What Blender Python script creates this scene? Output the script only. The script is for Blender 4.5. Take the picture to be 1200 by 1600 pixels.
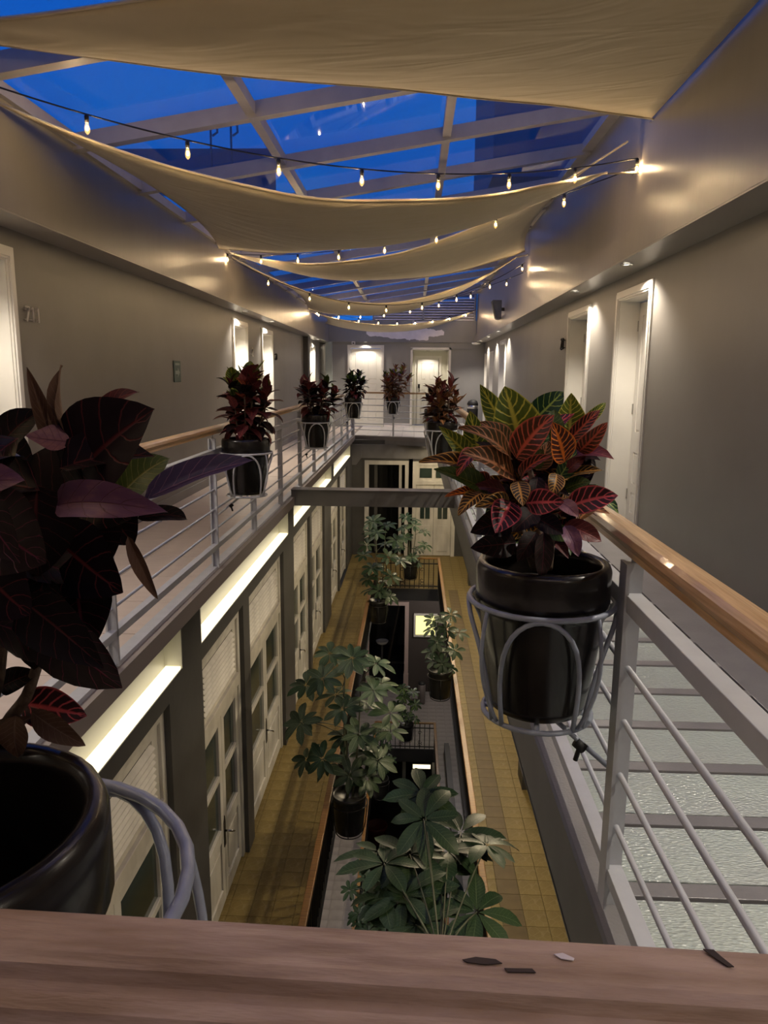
import bpy, bmesh, math, random
from mathutils import Vector, Matrix, noise
random.seed(7)
for o in list(bpy.data.objects): bpy.data.objects.remove(o, do_unlink=True)
SC = bpy.context.scene
COL = SC.collection
# ---------------------------------------------------------------- camera
cam_d = bpy.data.cameras.new('camera'); cam = bpy.data.objects.new('camera', cam_d); COL.objects.link(cam)
cam_d.sensor_fit = 'VERTICAL'; cam_d.sensor_height = 36.0; cam_d.sensor_width = 27.0
cam_d.lens = 1150/1600*36.0; cam_d.clip_start = 0.05; cam_d.clip_end = 200
CR = [[0.999188, -0.015836, 0.037048], [0.039307, 0.181153, -0.982669], [0.00885, 0.983327, 0.181628]]
EYE = Vector((0, 0, 1.45))
cam.matrix_world = Matrix(((CR[0][0],CR[0][1],CR[0][2],EYE.x),(CR[1][0],CR[1][1],CR[1][2],EYE.y),(CR[2][0],CR[2][1],CR[2][2],EYE.z),(0,0,0,1)))
SC.camera = cam
# ---------------------------------------------------------------- view, world (dusk sky)
SC.view_settings.view_transform = 'Standard'; SC.view_settings.look = 'None'
SC.view_settings.exposure = 1.35; SC.view_settings.gamma = 1.0; SC.view_settings.use_curve_mapping = False
W = bpy.data.worlds.new('dusk'); SC.world = W; W.use_nodes = True
nt = W.node_tree; nt.nodes.clear()
out = nt.nodes.new('ShaderNodeOutputWorld'); bg = nt.nodes.new('ShaderNodeBackground')
tc = nt.nodes.new('ShaderNodeTexCoord'); sx = nt.nodes.new('ShaderNodeSeparateXYZ'); rp = nt.nodes.new('ShaderNodeValToRGB')
nt.links.new(tc.outputs['Generated'], sx.inputs[0]); nt.links.new(sx.outputs['Z'], rp.inputs[0])
rp.color_ramp.elements[0].position = 0.0; rp.color_ramp.elements[0].color = (0.012, 0.10, 0.40, 1)
rp.color_ramp.elements[1].position = 0.7; rp.color_ramp.elements[1].color = (0.002, 0.085, 0.46, 1)
nt.links.new(rp.outputs[0], bg.inputs[0]); bg.inputs[1].default_value = 0.53
nt.links.new(bg.outputs[0], out.inputs[0])

BULB_STRENGTH = 460.0      # warm string bulbs
SPOT_W = 50.0             # downlights over the doors
LIGHT_RECESS = 0.62        # luminous shelf of the facade recesses
# ---------------------------------------------------------------- materials
def mat(name, color, rough=0.5, metal=0.0, spec=0.5, coat=0.0, noise_amt=0.0, noise_scale=8.0, color2=None, bump=0.0, bump_scale=60.0, emit=None, emit_s=0.0, trans=0.0, alpha=None, stretch=(1,1,1), sub=0.0):
    m = bpy.data.materials.new(name); m.use_nodes = True
    n = m.node_tree; b = n.nodes['Principled BSDF']
    b.inputs['Base Color'].default_value = (*color, 1); b.inputs['Roughness'].default_value = rough
    b.inputs['Metallic'].default_value = metal; b.inputs['Specular IOR Level'].default_value = spec
    b.inputs['Coat Weight'].default_value = coat; b.inputs['Coat Roughness'].default_value = 0.08
    b.inputs['Transmission Weight'].default_value = trans
    if emit: b.inputs['Emission Color'].default_value = (*emit, 1); b.inputs['Emission Strength'].default_value = emit_s
    t = n.nodes.new('ShaderNodeTexCoord'); mp = n.nodes.new('ShaderNodeMapping'); mp.inputs['Scale'].default_value = stretch
    n.links.new(t.outputs['Object'], mp.inputs[0])
    if noise_amt > 0 or color2:
        no = n.nodes.new('ShaderNodeTexNoise'); no.inputs['Scale'].default_value = noise_scale; no.inputs['Detail'].default_value = 6
        n.links.new(mp.outputs[0], no.inputs['Vector'])
        r = n.nodes.new('ShaderNodeValToRGB'); r.color_ramp.elements[0].position = 0.35; r.color_ramp.elements[1].position = 0.68
        c2 = color2 if color2 else tuple(c*(1-noise_amt) for c in color)
        r.color_ramp.elements[0].color = (*color, 1); r.color_ramp.elements[1].color = (*c2, 1)
        n.links.new(no.outputs[0], r.inputs[0]); n.links.new(r.outputs[0], b.inputs['Base Color'])
    if bump > 0:
        n2 = n.nodes.new('ShaderNodeTexNoise'); n2.inputs['Scale'].default_value = bump_scale; n2.inputs['Detail'].default_value = 3
        n.links.new(mp.outputs[0], n2.inputs['Vector'])
        bp = n.nodes.new('ShaderNodeBump'); bp.inputs['Strength'].default_value = bump; bp.inputs['Distance'].default_value = 0.01
        n.links.new(n2.outputs[0], bp.inputs['Height']); n.links.new(bp.outputs[0], b.inputs['Normal'])
    return m
M = {}
M['wall'] = mat('wall_paint', (0.215,0.20,0.18), 0.42, noise_amt=0.12, noise_scale=1.3, bump=0.12, bump_scale=6, spec=0.4)
M['bulk'] = mat('bulkhead_gloss_paint', (0.235,0.215,0.19), 0.33, noise_amt=0.10, noise_scale=1.7, bump=0.25, bump_scale=5, stretch=(1,1,0.25))
M['soffit'] = mat('soffit_paint', (0.30,0.28,0.25), 0.35)
M['farwall'] = mat('far_wall_paint', (0.24,0.235,0.23), 0.5, noise_amt=0.08, noise_scale=2)
M['patch'] = mat('pale_paint_patch', (0.86,0.80,0.79), 0.6, noise_amt=0.1)
M['white'] = mat('white_door_enamel', (0.74,0.72,0.66), 0.38, noise_amt=0.06, noise_scale=4)
M['cream'] = mat('aged_cream_enamel', (0.64,0.615,0.54), 0.5, noise_amt=0.28, noise_scale=5, stretch=(1,1,0.3), bump=0.1, bump_scale=20)
M['dark'] = mat('charcoal_pilaster_paint', (0.068,0.066,0.062), 0.5, noise_amt=0.25, noise_scale=3, bump=0.1, bump_scale=15)
M['steel'] = mat('grey_painted_steel', (0.53,0.545,0.575), 0.36, noise_amt=0.1, noise_scale=12, bump=0.08, bump_scale=40)
M['steel_floor'] = mat('grey_floor_enamel', (0.27,0.26,0.26), 0.28, noise_amt=0.15, noise_scale=6, bump=0.15, bump_scale=90)
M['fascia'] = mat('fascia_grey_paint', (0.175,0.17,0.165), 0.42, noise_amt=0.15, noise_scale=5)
M['holder'] = mat('blue_grey_rod_paint', (0.33,0.37,0.45), 0.33, noise_amt=0.15, noise_scale=30)
M['holder_white'] = mat('white_rod_paint', (0.66,0.68,0.70), 0.35, noise_amt=0.1)
M['pot'] = mat('black_brown_glaze', (0.014,0.011,0.009), 0.26, coat=0.12, spec=0.4, noise_amt=0.5, noise_scale=7, bump=0.08, bump_scale=9, stretch=(1,1,0.35))
M['soil'] = mat('dark_soil', (0.022,0.015,0.010), 0.95, color2=(0.012,0.009,0.007), bump=1.0, bump_scale=70)
M['bark'] = mat('grey_brown_stem_bark', (0.16,0.11,0.075), 0.75, color2=(0.07,0.05,0.035), noise_scale=25, bump=0.6, bump_scale=60)
M['stemgreen'] = mat('green_grey_stem', (0.10,0.115,0.075), 0.6, color2=(0.07,0.07,0.045), noise_scale=20)
M['wood'] = mat('varnished_rail_wood', (0.48,0.29,0.13), 0.28, coat=0.35, color2=(0.70,0.47,0.24), noise_scale=22, stretch=(6,0.25,6), bump=0.12, bump_scale=30)
M['wood_front'] = mat('worn_rail_wood', (0.34,0.225,0.145), 0.42, coat=0.06, color2=(0.56,0.41,0.31), noise_scale=11, stretch=(0.8,5,5), bump=0.35, bump_scale=22)
M['orange_wood'] = mat('orange_handrail_wood', (0.30,0.155,0.035), 0.42, color2=(0.14,0.06,0.015), noise_scale=14, stretch=(5,0.3,5))
M['iron'] = mat('black_wrought_iron', (0.012,0.011,0.010), 0.45)
M['black'] = mat('black_paint_and_void_shade', (0.010,0.010,0.010), 0.6)
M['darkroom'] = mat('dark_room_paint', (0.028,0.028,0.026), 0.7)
M['tile'] = mat('beige_floor_tile', (0.60,0.50,0.43), 0.30, color2=(0.66,0.56,0.49), noise_scale=3, stretch=(1,4,1))
M['grout'] = mat('beige_grout', (0.30,0.26,0.23), 0.7)
M['tilewhite'] = mat('pale_far_floor_tile', (0.60,0.56,0.52), 0.28, noise_amt=0.06)
M['greytile'] = mat('grey_mosaic_tile', (0.30,0.275,0.26), 0.4, noise_amt=0.25, noise_scale=4)
M['greygrout'] = mat('grey_grout', (0.20,0.185,0.175), 0.7)
M['gouge'] = mat('dark_wood_gouge', (0.045,0.03,0.024), 0.7)
M['outside'] = mat('neighbour_wall_paint', (0.10,0.13,0.20), 0.8)
M['handle'] = mat('dark_iron_handle', (0.02,0.018,0.016), 0.35, metal=0.6)
M['chrome'] = mat('brushed_steel', (0.55,0.54,0.52), 0.25, metal=1.0)
M['numeral'] = mat('numeral_metal', (0.62,0.58,0.52), 0.35, metal=0.5)
M['speaker'] = mat('dark_blue_speaker', (0.025,0.04,0.09), 0.4)
M['cable'] = mat('black_cable', (0.01,0.01,0.01), 0.5)
M['mullion'] = mat('skylight_frame_paint', (0.33,0.31,0.30), 0.45, noise_amt=0.1)
M['led'] = mat('luminous_shelf', (0.9,0.85,0.7), 0.4, emit=(1.0,0.88,0.60), emit_s=LIGHT_RECESS, noise_amt=0.0)
M['recess'] = mat('cream_recess_paint', (0.60,0.585,0.49), 0.3)
M['filament'] = mat('warm_filament_bulb', (1,0.8,0.5), 0.3, emit=(1.0,0.70,0.38), emit_s=BULB_STRENGTH)
M['lampdisc'] = mat('downlight_lens', (1,1,1), 0.3, emit=(1.0,0.90,0.74), emit_s=4.5)
M['yellowglass'] = mat('backlit_yellow_glass', (0.9,0.85,0.4), 0.3, emit=(0.86,0.82,0.30), emit_s=0.5)
M['tube'] = mat('tube_light', (1,1,1), 0.3, emit=(1.0,0.85,0.55), emit_s=0.7)
M['redpot'] = mat('red_clay_pot', (0.12,0.02,0.015), 0.5)
M['cap'] = mat('mop_cap', (0.45,0.43,0.40), 0.5)
M['signgreen'] = mat('green_sign_plate', (0.018,0.06,0.045), 0.4)
M['signwhite'] = mat('sign_white', (0.22,0.27,0.24), 0.5)
M['louvre'] = mat('roof_louvre', (0.82,0.76,0.74), 0.5, noise_amt=0.1)

def bulb_mat():
    m = bpy.data.materials.new('amber_bulb_glass'); m.use_nodes = True; n = m.node_tree; n.nodes.clear()
    o = n.nodes.new('ShaderNodeOutputMaterial'); t = n.nodes.new('ShaderNodeBsdfTransparent'); e = n.nodes.new('ShaderNodeEmission'); a = n.nodes.new('ShaderNodeAddShader')
    e.inputs[0].default_value = (1.0,.52,.12,1); e.inputs[1].default_value = .30
    n.links.new(t.outputs[0], a.inputs[0]); n.links.new(e.outputs[0], a.inputs[1]); n.links.new(a.outputs[0], o.inputs[0]); return m
M['bulb'] = bulb_mat()
def glass_mat():
    m = bpy.data.materials.new('skylight_glass'); m.use_nodes = True; n = m.node_tree; n.nodes.clear()
    o = n.nodes.new('ShaderNodeOutputMaterial'); t = n.nodes.new('ShaderNodeBsdfTransparent'); g = n.nodes.new('ShaderNodeBsdfGlossy')
    f = n.nodes.new('ShaderNodeLayerWeight'); mx = n.nodes.new('ShaderNodeMixShader'); no = n.nodes.new('ShaderNodeTexNoise'); r = n.nodes.new('ShaderNodeValToRGB')
    tc = n.nodes.new('ShaderNodeTexCoord')
    no.inputs['Scale'].default_value = 0.7; no.inputs['Detail'].default_value = 8
    r.color_ramp.elements[0].position = .3; r.color_ramp.elements[0].color = (.80,.86,.96,1); r.color_ramp.elements[1].position = .7; r.color_ramp.elements[1].color = (1,1,1,1)
    g.inputs['Roughness'].default_value = 0.03; f.inputs['Blend'].default_value = 0.5; pw = n.nodes.new('ShaderNodeMath'); pw.operation = 'POWER'; pw.inputs[1].default_value = 3.5; ma = n.nodes.new('ShaderNodeMath'); ma.operation = 'MULTIPLY_ADD'; ma.inputs[1].default_value = .45; ma.inputs[2].default_value = .03
    n.links.new(tc.outputs['Object'], no.inputs['Vector']); n.links.new(no.outputs[0], r.inputs[0]); n.links.new(r.outputs[0], t.inputs[0])
    n.links.new(f.outputs['Facing'], pw.inputs[0]); n.links.new(pw.outputs[0], ma.inputs[0]); n.links.new(ma.outputs[0], mx.inputs[0]); n.links.new(t.outputs[0], mx.inputs[1]); n.links.new(g.outputs[0], mx.inputs[2]); n.links.new(mx.outputs[0], o.inputs[0])
    return m
M['glass'] = glass_mat()
M['doorglass'] = mat('dark_green_pane', (0.035,0.055,0.045), 0.12, coat=0.3, noise_amt=0.4, noise_scale=2)

def floor_glass_mat():
    m = mat('frosted_floor_glass', (0.56,0.645,0.58), 0.24, color2=(0.52,0.55,0.51), noise_scale=1.1, spec=0.6)
    n = m.node_tree; b = n.nodes['Principled BSDF']
    t = n.nodes.new('ShaderNodeTexCoord'); v = n.nodes.new('ShaderNodeTexVoronoi'); v.inputs['Scale'].default_value = 55
    mp = n.nodes.new('ShaderNodeMapping'); mp.inputs['Scale'].default_value = (1.0,2.6,1)
    bp = n.nodes.new('ShaderNodeBump'); bp.inputs['Strength'].default_value = 0.9; bp.inputs['Distance'].default_value = 0.006
    n.links.new(t.outputs['Object'], mp.inputs[0]); n.links.new(mp.outputs[0], v.inputs['Vector']); n.links.new(v.outputs[0], bp.inputs['Height']); n.links.new(bp.outputs[0], b.inputs['Normal'])
    return m
M['floorglass'] = floor_glass_mat()

def cloth_mat():
    m = bpy.data.materials.new('shade_sail_cloth'); m.use_nodes = True; n = m.node_tree; b = n.nodes['Principled BSDF']
    o = n.nodes['Material Output']
    b.inputs['Roughness'].default_value = 0.85; b.inputs['Sheen Weight'].default_value = 0.3
    t = n.nodes.new('ShaderNodeTexCoord'); no = n.nodes.new('ShaderNodeTexNoise'); no.inputs['Scale'].default_value = 1.6; no.inputs['Detail'].default_value = 7
    r = n.nodes.new('ShaderNodeValToRGB'); r.color_ramp.elements[0].color = (0.40,0.335,0.215,1); r.color_ramp.elements[1].color = (0.54,0.46,0.31,1)
    n.links.new(t.outputs['Object'], no.inputs['Vector']); n.links.new(no.outputs[0], r.inputs[0]); n.links.new(r.outputs[0], b.inputs['Base Color'])
    mp = n.nodes.new('ShaderNodeMapping'); mp.inputs['Scale'].default_value = (0.5,2.2,1)
    n3 = n.nodes.new('ShaderNodeTexNoise'); n3.inputs['Scale'].default_value = 2.2; n3.inputs['Distortion'].default_value = 1.0
    n.links.new(t.outputs['Object'], mp.inputs[0]); n.links.new(mp.outputs[0], n3.inputs['Vector'])
    bp = n.nodes.new('ShaderNodeBump'); bp.inputs['Strength'].default_value = 0.35; bp.inputs['Distance'].default_value = 0.05
    n.links.new(n3.outputs[0], bp.inputs['Height']); n.links.new(bp.outputs[0], b.inputs['Normal'])
    tr = n.nodes.new('ShaderNodeBsdfTranslucent'); tr.inputs[0].default_value = (0.35,0.30,0.2,1); mx = n.nodes.new('ShaderNodeMixShader'); mx.inputs[0].default_value = 0.06
    n.links.new(b.outputs[0], mx.inputs[1]); n.links.new(tr.outputs[0], mx.inputs[2]); n.links.new(mx.outputs[0], o.inputs[0])
    return m
M['cloth'] = cloth_mat()

def yellow_tile_mat():
    m = bpy.data.materials.new('yellow_patterned_cement_tile'); m.use_nodes = True; n = m.node_tree; b = n.nodes['Principled BSDF']
    b.inputs['Roughness'].default_value = 0.5; b.inputs['Specular IOR Level'].default_value = 0.22
    t = n.nodes.new('ShaderNodeTexCoord'); v = n.nodes.new('ShaderNodeTexVoronoi'); v.feature = 'DISTANCE_TO_EDGE'; v.inputs['Scale'].default_value = 14
    no = n.nodes.new('ShaderNodeTexNoise'); no.inputs['Scale'].default_value = 2.5; no.inputs['Detail'].default_value = 6
    r = n.nodes.new('ShaderNodeValToRGB'); r.color_ramp.elements[0].position = .35; r.color_ramp.elements[0].color = (0.175,0.125,0.038,1); r.color_ramp.elements[1].position = .7; r.color_ramp.elements[1].color = (0.24,0.18,0.06,1)
    r2 = n.nodes.new('ShaderNodeValToRGB'); r2.color_ramp.elements[0].position = .0; r2.color_ramp.elements[0].color = (.35,.35,.35,1); r2.color_ramp.elements[1].position = .05; r2.color_ramp.elements[1].color = (0,0,0,1)
    mx = n.nodes.new('ShaderNodeMixRGB'); mx.inputs[2].default_value = (0.33,0.27,0.14,1)
    n.links.new(t.outputs['Object'], v.inputs['Vector']); n.links.new(t.outputs['Object'], no.inputs['Vector'])
    n.links.new(no.outputs[0], r.inputs[0]); n.links.new(v.outputs[0], r2.inputs[0]); n.links.new(r2.outputs[0], mx.inputs[0]); n.links.new(r.outputs[0], mx.inputs[1]); n.links.new(mx.outputs[0], b.inputs['Base Color'])
    return m
M['ytile'] = yellow_tile_mat()
M['ybrown'] = mat('brown_border_tile', (0.11,0.078,0.032), 0.5, spec=0.2, color2=(0.15,0.105,0.045), noise_scale=6)
M['ygrout'] = mat('ochre_grout', (0.20,0.14,0.05), 0.6)

def leaf_mat(name, blade, blade2, vein, veinw=0.5, nveins=9.0, rough=0.42, edge=0.0, slope=1.0, spec=0.30):
    m = bpy.data.materials.new(name); m.use_nodes = True; n = m.node_tree; b = n.nodes['Principled BSDF']
    L = n.links.new
    def math_(op, a, c=None, v2=None):
        q = n.nodes.new('ShaderNodeMath'); q.operation = op
        if hasattr(a, 'links'): L(a, q.inputs[0])
        else: q.inputs[0].default_value = a
        if c is not None:
            if hasattr(c, 'links'): L(c, q.inputs[1])
            else: q.inputs[1].default_value = c
        if v2 is not None: q.inputs[2].default_value = v2
        return q.outputs[0]
    b.inputs['Roughness'].default_value = rough; b.inputs['Specular IOR Level'].default_value = spec
    uv = n.nodes.new('ShaderNodeUVMap'); uv.uv_map = 'UVMap'
    s = n.nodes.new('ShaderNodeSeparateXYZ'); L(uv.outputs[0], s.inputs[0])
    tc = n.nodes.new('ShaderNodeTexCoord'); no = n.nodes.new('ShaderNodeTexNoise'); no.inputs['Scale'].default_value = 6; no.inputs['Detail'].default_value = 3
    oi = n.nodes.new('ShaderNodeObjectInfo')
    L(tc.outputs['Object'], no.inputs['Vector'])
    a = math_('ABSOLUTE', math_('SUBTRACT', s.outputs['X'], 0.5))
    dn = math_('MULTIPLY', math_('SUBTRACT', no.outputs[0], 0.5), 0.06)
    ph = math_('MULTIPLY', math_('ADD', math_('SUBTRACT', s.outputs['Y'], math_('MULTIPLY', a, 0.42*slope)), dn), nveins)
    fr = math_('ABSOLUTE', math_('SUBTRACT', math_('FRACT', ph), 0.5))          # 0.5 at vein
    sv = n.nodes.new('ShaderNodeMapRange'); sv.interpolation_type = 'SMOOTHSTEP'; sv.inputs[1].default_value = 0.5-0.16*veinw; sv.inputs[2].default_value = 0.5-0.03*veinw; L(fr, sv.inputs[0])
    mr = n.nodes.new('ShaderNodeMapRange'); mr.interpolation_type = 'SMOOTHSTEP'; mr.inputs[1].default_value = 0.075*veinw+.01; mr.inputs[2].default_value = 0.02*veinw; L(a, mr.inputs[0])
    mask = math_('MAXIMUM', sv.outputs[0], mr.outputs[0])
    if edge > 0:
        er = n.nodes.new('ShaderNodeMapRange'); er.inputs[1].default_value = 0.47-edge*.1; er.inputs[2].default_value = 0.5; L(a, er.inputs[0])
        mask = math_('MAXIMUM', mask, er.outputs[0])
    mask = math_('MULTIPLY', mask, math_('MINIMUM', math_('ADD', math_('MULTIPLY', no.outputs[0], 1.0), 0.5), 1.0))
    m1 = n.nodes.new('ShaderNodeMixRGB'); m1.inputs[1].default_value = (*blade,1); m1.inputs[2].default_value = (*blade2,1)
    nr = n.nodes.new('ShaderNodeMapRange'); nr.inputs[1].default_value = .3; nr.inputs[2].default_value = .75
    L(math_('ADD', math_('MULTIPLY', no.outputs[0], .6), math_('MULTIPLY', oi.outputs['Random'], .4)), nr.inputs[0]); L(nr.outputs[0], m1.inputs[0])
    m2 = n.nodes.new('ShaderNodeMixRGB'); m2.inputs[2].default_value = (*vein,1); L(mask, m2.inputs[0]); L(m1.outputs[0], m2.inputs[1]); L(m2.outputs[0], b.inputs['Base Color'])
    bp = n.nodes.new('ShaderNodeBump'); bp.inputs['Strength'].default_value = 0.35; bp.inputs['Distance'].default_value = 0.002; L(mask, bp.inputs['Height']); L(bp.outputs[0], b.inputs['Normal'])
    return m
LM = {
 'G': leaf_mat('croton_leaf_green_yellow_veins', (0.030,0.085,0.012), (0.13,0.18,0.02), (0.60,0.58,0.08), 0.95, 9, edge=.3),
 'K': leaf_mat('croton_leaf_deep_green', (0.008,0.035,0.018), (0.02,0.07,0.025), (0.32,0.42,0.08), 0.6, 7),
 'R': leaf_mat('croton_leaf_red_orange_veins', (0.028,0.012,0.008), (0.09,0.028,0.010), (0.60,0.11,0.06), 1.15, 9, edge=.5),
 'A': leaf_mat('croton_leaf_orange', (0.12,0.02,0.010), (0.05,0.012,0.008), (0.95,0.26,0.03), 1.2, 9, edge=.5),
 'O': leaf_mat('croton_leaf_dark_yellow_veins', (0.015,0.014,0.007), (0.06,0.03,0.010), (0.65,0.33,0.06), 1.05, 9, edge=.4),
 'B': leaf_mat('croton_leaf_bronze', (0.10,0.04,0.018), (0.05,0.045,0.012), (0.50,0.20,0.08), 1.1, 9, edge=.4),
 'M': leaf_mat('croton_leaf_maroon_pink_veins', (0.025,0.006,0.009), (0.05,0.010,0.012), (0.62,0.09,0.11), 1.0, 7, edge=.4),
 'D': leaf_mat('croton_leaf_nearly_black', (0.007,0.005,0.005), (0.014,0.007,0.007), (0.07,0.016,0.016), 0.3, 7, rough=.55, spec=.14),
 'V': leaf_mat('croton_leaf_dark_purple', (0.007,0.004,0.006), (0.014,0.006,0.010), (0.12,0.022,0.025), 0.35, 6, rough=.5, spec=.15),
 'P': leaf_mat('croton_leaf_pink_purple_back', (0.15,0.06,0.12), (0.36,0.17,0.15), (0.12,0.04,0.06), 0.3, 6, rough=.45),
 'U': leaf_mat('croton_leaf_blue_violet', (0.035,0.035,0.095), (0.09,0.05,0.13), (0.28,0.16,0.25), 0.35, 8, rough=.35),
 'T': leaf_mat('croton_leaf_dry_brown', (0.17,0.10,0.06), (0.12,0.065,0.04), (0.24,0.15,0.10), 0.4, 9, rough=.6),
 'W': leaf_mat('croton_leaf_brown_satin', (0.014,0.008,0.007), (0.04,0.028,0.024), (0.13,0.02,0.04), 0.3, 8, rough=.28),
 'Q': leaf_mat('croton_leaf_burgundy', (0.15,0.032,0.030), (0.06,0.012,0.015), (0.30,0.06,0.05), 0.4, 8),
 'F': leaf_mat('croton_leaf_olive', (0.04,0.075,0.012), (0.07,0.11,0.018), (0.20,0.20,0.05), 0.4, 9),
 'S': leaf_mat('umbrella_leaflet_green', (0.013,0.034,0.014), (0.026,0.052,0.022), (0.085,0.12,0.06), 0.22, 12, slope=.6, rough=.45),
 'Z': leaf_mat('umbrella_leaflet_pale_green', (0.045,0.075,0.038), (0.07,0.10,0.058), (0.20,0.24,0.16), 0.22, 12, slope=.6, rough=.45),
}
# ---------------------------------------------------------------- mesh helpers
class MB:
    def __init__(s): s.v=[]; s.f=[]; s.sm=False; s.uv=None
    def box(s, x0,x1,y0,y1,z0,z1):
        b=len(s.v); s.v += [(x0,y0,z0),(x1,y0,z0),(x1,y1,z0),(x0,y1,z0),(x0,y0,z1),(x1,y0,z1),(x1,y1,z1),(x0,y1,z1)]
        s.f += [tuple(b+i for i in q) for q in ((0,3,2,1),(4,5,6,7),(0,1,5,4),(1,2,6,5),(2,3,7,6),(3,0,4,7))]; return s
    def poly(s, pts, d):   # extrude polygon by vector d
        b=len(s.v); n=len(pts); d=Vector(d)
        s.v += [tuple(p) for p in pts] + [tuple(Vector(p)+d) for p in pts]
        s.f += [tuple(range(b,b+n))[::-1], tuple(range(b+n,b+2*n))] + [(b+i,b+(i+1)%n,b+n+(i+1)%n,b+n+i) for i in range(n)]; return s
    def tube(s, pts, r, n=8, closed=False, cap=True):
        pts=[Vector(p) for p in pts]; m=len(pts); b=len(s.v); s.sm=True
        up=None
        for i,p in enumerate(pts):
            if closed: t=pts[(i+1)%m]-pts[i-1]
            else: t=pts[min(i+1,m-1)]-pts[max(i-1,0)]
            t.normalize()
            if up is None: up = t.orthogonal().normalized()
            up = (up - t*up.dot(t)).normalized(); sd=t.cross(up)
            rr = r[i] if isinstance(r,(list,tuple)) else r
            for k in range(n):
                a=2*math.pi*k/n; s.v.append(tuple(p+(up*math.cos(a)+sd*math.sin(a))*rr))
        rng = m if closed else m-1
        for i in range(rng):
            j=(i+1)%m
            for k in range(n):
                k2=(k+1)%n; s.f.append((b+i*n+k,b+i*n+k2,b+j*n+k2,b+j*n+k))
        if not closed and cap:
            s.f.append(tuple(b+k for k in range(n))[::-1]); s.f.append(tuple(b+(m-1)*n+k for k in range(n)))
        return s
    def lathe(s, prof, n=32, c=(0,0,0)):
        b=len(s.v); s.sm=True
        for r,z in prof:
            for k in range(n):
                a=2*math.pi*k/n; s.v.append((c[0]+r*math.cos(a),c[1]+r*math.sin(a),c[2]+z))
        for i in range(len(prof)-1):
            for k in range(n):
                k2=(k+1)%n; s.f.append((b+i*n+k,b+i*n+k2,b+(i+1)*n+k2,b+(i+1)*n+k))
        s.f.append(tuple(b+k for k in range(n))[::-1]); s.f.append(tuple(b+(len(prof)-1)*n+k for k in range(n)))
        return s
    def sweep(s, prof, pts, side):   # profile list of (u,w): u along side vector, w up
        b=len(s.v); n=len(prof)
        for p in pts:
            p=Vector(p); sd=Vector(side)
            for u,w in prof: s.v.append(tuple(p+sd*u+Vector((0,0,w))))
        for i in range(len(pts)-1):
            for k in range(n):
                k2=(k+1)%n; s.f.append((b+i*n+k,b+i*n+k2,b+(i+1)*n+k2,b+(i+1)*n+k))
        s.f.append(tuple(b+k for k in range(n))[::-1]); s.f.append(tuple(b+(len(pts)-1)*n+k for k in range(n))); return s
    def mesh(s, name, m):
        me=bpy.data.meshes.new(name); me.from_pydata(s.v,[],s.f); me.materials.append(m)
        if s.uv:
            ul=me.uv_layers.new(name='UVMap')
            for l in me.loops: ul.data[l.index].uv=s.uv[l.vertex_index]
        bm=bmesh.new(); bm.from_mesh(me); bmesh.ops.recalc_face_normals(bm, faces=bm.faces); bm.to_mesh(me); bm.free()
        if s.sm:
            for p in me.polygons: p.use_smooth=True
        me.update(); return me
    def build(s, name, m, parent=None, bevel=0):
        o=bpy.data.objects.new(name, s.mesh(name,m)); COL.objects.link(o)
        if parent: o.parent=parent
        if s.sm and any(len(f)>4 for f in s.f):
            pass
        if bevel:
            bv=o.modifiers.new('bevel','BEVEL'); bv.width=bevel; bv.segments=2; bv.limit_method='ANGLE'
        return o
def tag(o, label=None, cat=None, group=None, kind=None):
    if label: o['label']=label
    if cat: o['category']=cat
    if group: o['group']=group
    if kind: o['kind']=kind
    return o
def empty(name, loc=(0,0,0), rz=0, label=None, cat=None, group=None, kind=None):
    o=bpy.data.objects.new(name,None); COL.objects.link(o); o.location=loc; o.rotation_euler=(0,0,rz); o.empty_display_size=.1
    return tag(o,label,cat,group,kind)
def inst(name, me, parent, loc=(0,0,0), rot=None, scale=None, mw=None):
    o=bpy.data.objects.new(name, me); COL.objects.link(o); o.parent=parent
    if mw is not None: o.matrix_local=mw
    else:
        o.location=loc
        if rot: o.rotation_euler=rot
        if scale: o.scale=scale
    return o
def box(*a): return MB().box(*a)
def S(name, mb, m, label, cat, bevel=0): return tag(mb.build(name, m, bevel=bevel), label, cat, kind='structure')
def spot(name, loc, watts, size=110, color=(1.0,0.80,0.58), parent=None, blend=0.6, rad=0.05, rot=(0,0,0)):
    l=bpy.data.lights.new(name,'SPOT'); l.energy=watts; l.color=color; l.spot_size=math.radians(size); l.spot_blend=blend; l.shadow_soft_size=rad
    o=bpy.data.objects.new(name,l); COL.objects.link(o); o.location=loc; o.rotation_euler=rot
    if parent: o.parent=parent
    return o
# ---------------------------------------------------------------- dimensions (metres, y down the hall)
XL, XR = -1.47, 0.53          # edges of the upper opening
WL, WR = -2.70, 2.0           # corridor walls
YF = 21.5                     # far wall
Z1, Z0, ZB = -3.0, -6.65, -10.3
def roofz(x): return 3.78-.16*(1.75-x)
# ================================================================= UPPER LEVEL SHELL
def wall_boxes(mb, x0, x1, y0, y1, z0, z1, holes):
    ys=y0
    for (a,b,zt,zb) in sorted(holes):
        mb.box(x0,x1,ys,a,z0,z1)
        mb.box(x0,x1,a,b,zt,z1)
        if zb>z0+.01: mb.box(x0,x1,a,b,z0,zb)
        ys=b
    mb.box(x0,x1,ys,y1,z0,z1); return mb
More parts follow.
